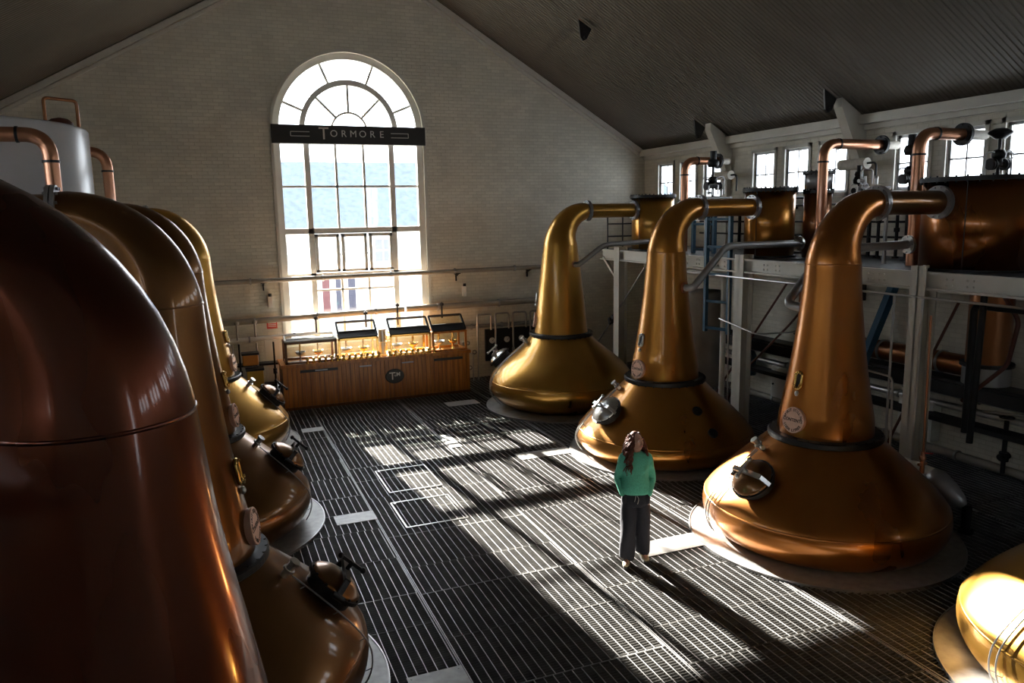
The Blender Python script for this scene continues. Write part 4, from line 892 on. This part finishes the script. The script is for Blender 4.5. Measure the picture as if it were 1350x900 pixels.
# ------------------------------------------------------------------ spirit safe cabinet
sf = thing('spirit_safe', 'long timber cabinet with brass framed glass cases on top under the arched window', 'cabinet', (1.40, 17.45, 0))
Wd, Dp, Hc = 4.40, .85, 1.02
b = MB(); b.box((.0, .02, .0), (Wd, Dp, Hc)); b.build('carcass', m_woodd, sf)
b = MB(); n = 44
for i in range(n):
    x = Wd * i / n; b.box((x + .004, -.005 - (.004 if i % 3 == 0 else 0), .06), (x + Wd / n - .004, .025, .97))
b.build('plank_front', m_wood, sf, .003)
b = MB(); b.box((-.03, -.04, .97), (Wd + .03, Dp + .02, 1.045)); b.build('worktop', m_wood, sf, .01)
b = MB(); b.box((0, -.012, 0), (Wd, .02, .06)); b.build('kick_board', m_woodd, sf)
for x0, x1 in ((.72, 1.12), (1.68, 2.1)):  # recessed dark posts in the front
    pass
for x0, x1 in ((.38, 1.22), (3.5, 4.22)):
    b = MB(); b.box((x0, -.025, .84), (x1, -.008, .90)); b.build('slot_plate', m_black, sf)
for x in (.85, 1.85, 2.85): b = MB(); b.box((x - .14, -.04, .86), (x + .14, -.026, .89)); b.build('pull_handle', m_gsteel, sf, .004)
el = MB(); el.lathe([(.001, 0), (.2, 0), (.2, .02), (.185, .028), (.001, .028)], (0, 0, 0), (0, -1, 0), 48, smooth=False)
el.v = [(2.53 + x * 1.12, y - .012, .57 + z * .86) for x, y, z in el.v]; lg = el.build('oval_badge', m_sign, sf)
join_meshes('lettering', [text_mesh('T', .25, m_silver, None, 't', Matrix.Translation((2.47, -.044, .57)) @ RXW, .003, bold=.002), text_mesh('M', .13, m_silver, None, 't', Matrix.Translation((2.61, -.044, .61)) @ RXW, .003, bold=.002), text_mesh('o', .09, m_silver, None, 't', Matrix.Translation((2.535, -.044, .59)) @ RXW, .003)], m_silver, lg)
def case(x0, x1, lid, mm):
    z0, z1, zb = 1.045, 1.54, 1.54; y0, y1 = .02, .62; t = .03
    b = MB()
    for x in (x0 + t, x1 - t):
        for y in (y0 + t, y1): b.bar((x, y, z0), (x, y, z1), .05, .05)
    for z in (z0 + .025, z1 - .025):
        for y in (y0 + t, y1): b.bar((x0, y, z), (x1, y, z), .05, .05)
        for x in (x0 + t, x1 - t): b.bar((x, y0 + t, z), (x, y1, z), .05, .05)
    cs = b.build('case_frame', mm, sf, .004)
    b = MB(); b.add([(x0 + .04, y0 + t, z0), (x1 - .04, y0 + t, z0), (x1 - .04, y0 + t, z1), (x0 + .04, y0 + t, z1)], [(0, 1, 2, 3)]); b.build('front_glass', m_cglass, cs); b = MB(); b.add([(x0 + .04, y1, z0), (x1 - .04, y1, z0), (x1 - .04, y1, z1), (x0 + .04, y1, z1)], [(0, 1, 2, 3)]); b.build('rear_glass', m_cglass, cs)
    zt = z1 + (.33 if lid else .10)
    b = MB(); q = [(x0 + .03, y0 + .03, z1 + .02), (x1 - .03, y0 + .03, z1 + .02), (x1 - .03, y0 + .40, zt), (x0 + .03, y0 + .40, zt)]
    for i in range(4): b.bar(q[i], q[(i + 1) % 4], .04, .04, (0, -.6, .8))
    mid = [(q[0][k] * .62 + q[3][k] * .38) for k in range(3)], [(q[1][k] * .62 + q[2][k] * .38) for k in range(3)]
    b.bar(mid[0], mid[1], .035, .035)
    b.build('lid_frame', m_dark if lid else m_white, cs)
    b = MB(); b.add([q[0], q[1], mid[1], mid[0]], [(0, 1, 2, 3)]); b.build('lid_panel', m_black, cs, fixn=False)
    b = MB(); b.add([mid[0], mid[1], q[2], q[3]], [(0, 1, 2, 3)]); b.build('lid_glass', m_cglass, cs, fixn=False)
    b = MB(); b.add([q[3], q[2], (x1 - .03, y1, z1), (x0 + .03, y1, z1)], [(0, 1, 2, 3)]); b.build('back_glass', m_cglass, cs, fixn=False)
    return cs
case(.08, 1.24, False, m_woodd); case(1.26, 2.20, True, m_brass); case(2.46, 3.46, True, m_brass); case(3.48, 4.36, True, m_wood)
# contents: collecting bowls, hydrometers, brass taps
for k, x in enumerate((.45, .85, 1.5, 1.9, 2.7, 3.1, 3.75, 4.1)):
    t = thing('glass_bowl', ['glass bowl at the left end of the timber cabinet', 'glass bowl in the left case, its right one', 'glass bowl in the second case, its left one', 'glass bowl in the second case, its right one', 'glass bowl in the third case, its left one', 'glass bowl in the third case, its right one', 'glass bowl in the right end case, its left one', 'glass bowl at the right end of the timber cabinet'][k], 'bowl', (1.40 + x, 17.45 + .34, 1.045), 0, 'bowls in the glass cases')
    b = MB(); b.lathe([(.01, 0), (.05, 0), (.05, .01), (.015, .03), (.015, .12), (.09, .16), (.12, .23), (.11, .23), (.08, .17), (.01, .14)], n=24); b.build('bowl', m_brass if k % 2 else m_gsteel, t)
    b = MB(); b.tube(bez([(0, .1, 0), (0, .1, .40), (0, 0, .40), (0, 0, .27)], .04), .014, 8); b.build('spout', m_brass, t)
for k in range(22):
    x = 1.40 + .56 + k * .135 + (.12 if k > 12 else 0); b = MB(); b.cyl((x, 17.44, 1.045), (x, 17.44, 1.12), .026, 12); b.cyl((x, 17.44, 1.045), (x, 17.44, 1.06), .045, 12); b.ball((x, 17.44, 1.14), .042, n=12); b.cyl((x, 17.44, 1.09), (x, 17.39, 1.08), .012, 8)
    tag(b.build('brass_tap', m_brass), 'little brass knob in the row along the cabinet front edge', 'tap', 'brass taps along the cabinet edge')

t = thing('steel_column', 'bright upright steel cylinder standing between the second and third glass cases', 'cylinder', (3.73, 17.72, 1.045)); b = MB(); b.cyl((0, 0, 0), (0, 0, .62), .085, 28); b.build('tube', m_steel, t); b = MB()
for z in (.0, .3, .6): b.cyl((0, 0, z), (0, 0, z + .03), .105, 28)
b.build('ring', m_white, t)

# ------------------------------------------------------------------ person
pr_ = thing('person', 'person with long curly auburn hair in green jumper and wide dark trousers', 'person', (4.63, 7.70, .012), math.radians(-24))
pr_.scale = (.88, .93, 1)
def ell(cx, cy, z, rx, ry, n=24, tilt=0., p=2.):
    out = []
    for k in range(n):
        a = 2 * PI * k / n; c, s = math.cos(a), math.sin(a)
        c = math.copysign(abs(c) ** (2 / p), c); s = math.copysign(abs(s) ** (2 / p), s); out.append((cx + rx * c, cy + ry * s, z + tilt * s * ry))
    return out
def limb(mb, pts, rs, n=14, sub=4):
    P = [Vector(p) for p in pts]; out = []; ro = []
    for i in range(len(P) - 1):
        p0 = P[max(i - 1, 0)]; p1 = P[i]; p2 = P[i + 1]; p3 = P[min(i + 2, len(P) - 1)]
        for k in range(sub):
            t = k / sub; out.append(.5 * ((2 * p1) + (-p0 + p2) * t + (2 * p0 - 5 * p1 + 4 * p2 - p3) * t * t + (-p0 + 3 * p1 - 3 * p2 + p3) * t ** 3)); ro.append(rs[i] + (rs[i + 1] - rs[i]) * t)
    out.append(P[-1]); ro.append(rs[-1]); mb.tube(out, ro, n); mb.ball(out[0], ro[0], n=12); mb.ball(out[-1], ro[-1], n=12)
hipz, shz = .86, 1.35
fL, fR = Vector((-.115, -.05, 0)), Vector((.13, .12, 0))   # her right foot (picture left) forward
# head frame : turned to picture right and slightly up
HR = Matrix.Rotation(math.radians(38), 3, 'Z') @ Matrix.Rotation(math.radians(-12), 3, 'X')
HC = Vector((.005, -.03, 1.545))
def hp(x, y, z): return HC + HR @ Vector((x, y, z))
body = MB()
body.rings([ell(0, 0, z, rx, ry) for z, rx, ry in ((.80, .15, .11), (.95, .155, .115), (1.08, .125, .10), (1.22, .15, .105), (1.33, .16, .09), (1.39, .11, .07), (1.42, .06, .055))])
limb(body, [(0, .005, 1.38), (0, -.005, 1.44), hp(0, .02, -.05)], [.058, .052, .05])
body.ball(HC, 1, (.072, .092, .105), 28, HR); body.ball(hp(0, -.022, -.058), 1, (.052, .062, .052), 20, HR); body.ball(hp(0, -.045, -.092), 1, (.024, .022, .018), 14, HR)
body.ball(hp(0, .025, .02), 1, (.076, .088, .092), 24, HR)
limb(body, [hp(0, -.086, .012), hp(0, -.104, -.018), hp(0, -.112, -.032)], [.009, .012, .014], 10, 3); body.ball(hp(-.012, -.1, -.036), .009, n=10); body.ball(hp(.012, -.1, -.036), .009, n=10)
for sx in (-1, 1):
    body.ball(hp(sx * .034, -.077, .022), 1, (.026, .012, .01), 12, HR); body.ball(hp(sx * .04, -.066, -.02), 1, (.022, .02, .02), 12, HR); body.ball(hp(sx * .074, .01, -.005), 1, (.01, .02, .032), 12, HR)
body.ball(hp(0, -.088, -.058), 1, (.024, .012, .008), 12, HR); body.ball(hp(0, -.086, -.068), 1, (.020, .012, .008), 12, HR)
for sx, f in ((-1, fL), (1, fR)):
    sh = Vector((sx * .175, .005, 1.335)); el_ = Vector((sx * .23, .05, 1.07)); wr = Vector((sx * .18, -.07, .895))
    limb(body, [sh, (sh + el_) / 2, el_, (el_ + wr) / 2, wr], [.05, .046, .038, .036, .026])
    pl = Vector((sx * .145, -.055, .83)); limb(body, [wr, pl], [.026, .034])
    for q in range(4):
        o = Vector((sx * (.012 - .0), -.012, 0)) ; base = pl + Vector((sx * (-.03 + .02 * q), -.006, -.02)); L_ = (.062, .07, .066, .052)[q]
        limb(body, [base, base + Vector((0, -.008, -L_ * .5)), base + Vector((-sx * .004, .006, -L_))], [.0095, .009, .008], 8, 2)
    limb(body, [wr + Vector((-sx * .02, -.01, -.02)), wr + Vector((-sx * .045, -.028, -.035)), wr + Vector((-sx * .055, -.03, -.062))], [.012, .0105, .0095], 8, 2)
    hp_ = Vector((sx * .09, 0, .84)); kn = Vector((sx * .10, -.02, .46)) + Vector((f.x - sx * .12, f.y, 0)) * .5; an = Vector((f.x, f.y + .02, .09))
    limb(body, [hp_, kn, an], [.085, .058, .038]); limb(body, [an, Vector((f.x + sx * .02, f.y - .13, .04))], [.038, .03])
fuse(body, 'body', m_skin, pr_, .0065, 3)
# face details
fc = MB()
for sx in (-1, 1): fc.ball(hp(sx * .032, -.082, .004), 1, (.013, .006, .0065), 12, HR)
eyes = fc.build('eye', m_eyew, pr_)
fc = MB()
for sx in (-1, 1): fc.ball(hp(sx * .032, -.0865, .004), .0055, n=10)
fc.build('iris', m_eye, eyes)
fc = MB(); fc.ball(hp(0, -.097, -.058), 1, (.021, .006, .0055), 12, HR); fc.ball(hp(0, -.095, -.067), 1, (.018, .006, .006), 12, HR); fc.build('mouth', m_lip, pr_)
fc = MB()
for sx in (-1, 1): fc.tube([hp(sx * .014, -.088, .027), hp(sx * .034, -.087, .034), hp(sx * .054, -.074, .027)], [.003, .0038, .002], 8)
fc.build('eyebrow', m_hair, pr_)
# jumper
j = MB()
j.rings([ell(0, 0, z, rx, ry, 28, 0, 2.3) for z, rx, ry in ((.90, .195, .145), (.93, .205, .155), (1.0, .195, .15), (1.1, .175, .14), (1.2, .178, .14), (1.28, .185, .13), (1.34, .175, .11), (1.385, .12, .085), (1.415, .078, .068))])
for sx in (-1, 1):
    sh = Vector((sx * .165, .005, 1.325)); el_ = Vector((sx * .235, .055, 1.07)); wr = Vector((sx * .185, -.07, .905))
    limb(j, [(sx * .1, 0, 1.34), sh, (sh + el_) / 2, el_, (el_ + wr) / 2, wr], [.066, .068, .06, .055, .05, .038], 18)
for a in (-.07, .07): j.ball((a, -.085, 1.21), .066, (1.1, .8, 1.1), 16)
for k in range(5): # soft folds at the waist
    j.tube([(.18 * math.cos(t), -.005 + .145 * math.sin(t), .955 + .03 * k * .6 + .012 * math.sin(3 * t + k)) for t in [PI * (1.05 + .9 * i / 10) for i in range(11)]], .011, 8)
jm = fuse(j, 'jumper', m_knit, pr_, .009, 3)
# trousers
tr = MB()
tr.rings([ell(0, 0, z, rx, ry, 28, 0, 2.2) for z, rx, ry in ((.965, .155, .12), (.9, .175, .135), (.84, .19, .145), (.78, .185, .14), (.74, .14, .12))])
for sx, f in ((-1, fL), (1, fR)):
    tr.ball((sx * .15, -.06, .84), 1, (.05, .055, .085), 18)
    top = Vector((sx * .09, 0, .82)); an = Vector((f.x, f.y + .015, .075)); rings = []
    for i in range(22):
        t = i / 21; p = top.lerp(an, t); r = .108 + .012 * math.sin(t * PI) ; rr_ = []
        for k in range(24):
            a = 2 * PI * k / 24; w_ = 1 + .07 * math.sin(3 * a + 5 * t + sx) * t + .05 * math.sin(9 * t + 2 * a) ; rr_.append((p.x + r * w_ * math.cos(a) * .93, p.y + r * w_ * math.sin(a) * 1.05, p.z + .012 * math.sin(2 * a + 7 * t)))
        rings.append(rr_)
    tr.rings(rings)
trs = fuse(tr, 'trousers', m_trou, pr_, .009, 2)
b = MB(); b.tube(bez([(.01, -.148, .9), (.03, -.158, .86), (.012, -.16, .80)], .02), .004, 6); b.tube(bez([(-.01, -.148, .9), (-.02, -.158, .86), (-.03, -.16, .83)], .02), .004, 6); b.build('drawstring', m_cord, trs)
for sx, f in ((-1, fL), (1, fR)):
    s_ = MB(); o = Vector((f.x, f.y, 0)); yaw = Matrix.Rotation(sx * .22, 3, 'Z')
    def q_(x, y, z): return o + yaw @ Vector((x, y, z))
    rg = []
    for y, wx, h in ((.085, .028, .05), (.07, .038, .075), (.03, .042, .085), (-.03, .043, .08), (-.09, .048, .062), (-.14, .044, .045), (-.17, .028, .03)):
        rg.append([q_(wx * math.cos(2 * PI * k / 16), y, .018 + h / 2 + h / 2 * math.sin(2 * PI * k / 16)) for k in range(16)])
    s_.rings(rg); sh_ = s_.build('shoe', m_shoe, pr_)
    s_ = MB(); out = [(.03, .09), (.043, .06), (.045, 0), (.05, -.09), (.044, -.15), (.02, -.18)]; poly = out + [(-x, y) for x, y in out[::-1]]
    s_.add([q_(x, y, -.012 + .012) for x, y in poly] + [q_(x, y, .025) for x, y in poly], [tuple(range(12)), tuple(range(12, 24))] + [(i, (i + 1) % 12, (i + 1) % 12 + 12, i + 12) for i in range(12)]); s_.build('sole', m_sole, sh_)
# hair: cap plus many curls
hr = MB(); rh = random.Random(5)
vs = []
for i in range(0, 12):
    t = i / 11 * PI * .62
    vs.append([hp(.088 * math.sin(t) * math.cos(a), .022 + .1 * math.sin(t) * math.sin(a) * (1 if math.sin(a) > 0 else .78), .012 + .112 * math.cos(t)) for a in [2 * PI * k / 28 for k in range(28)]])
# keep the shell off the face
shell = []
for r in vs: shell.append([p if (HR.transposed() @ (p - HC)).y > -.052 or (HR.transposed() @ (p - HC)).z > .055 else hp((HR.transposed() @ (p - HC)).x * .8, -.04, (HR.transposed() @ (p - HC)).z) for p in r])
hr.rings(shell)
for k in range(190):
    a = rh.uniform(-.20 * PI, 1.20 * PI) if k < 150 else rh.uniform(-.28 * PI, -.02 * PI)
    z0 = rh.uniform(-.02, .10) if k < 150 else rh.uniform(-.05, .04); rr_ = math.sqrt(max(.05, 1 - ((z0) / .118) ** 2))
    st_ = HR @ Vector((.085 * math.cos(a) * rr_, .02 + .095 * math.sin(a) * rr_, z0)) + HC
    out = Vector((st_.x - HC.x, st_.y - HC.y, 0)).normalized(); ln = rh.uniform(.20, .40); pts = []; ph = rh.uniform(0, 6.28); cr = rh.uniform(.008, .015); N_ = 22
    for i in range(N_):
        t = i / (N_ - 1); sp = .015 + .05 * math.sin(min(1, t * 1.6) * PI / 2) + .012 * t; base = st_ + out * sp * rh.uniform(.97, 1.03) + Vector((0, 0, -ln * t)); u_ = Vector((-out.y, out.x, 0)); an_ = ph + t * ln * 62
        pts.append(base + u_ * cr * math.cos(an_) + out * cr * math.sin(an_))
    hr.tube(pts, [.0105 - .006 * i / (N_ - 1) for i in range(N_)], 5)
hr.build('hair', m_hair, pr_)
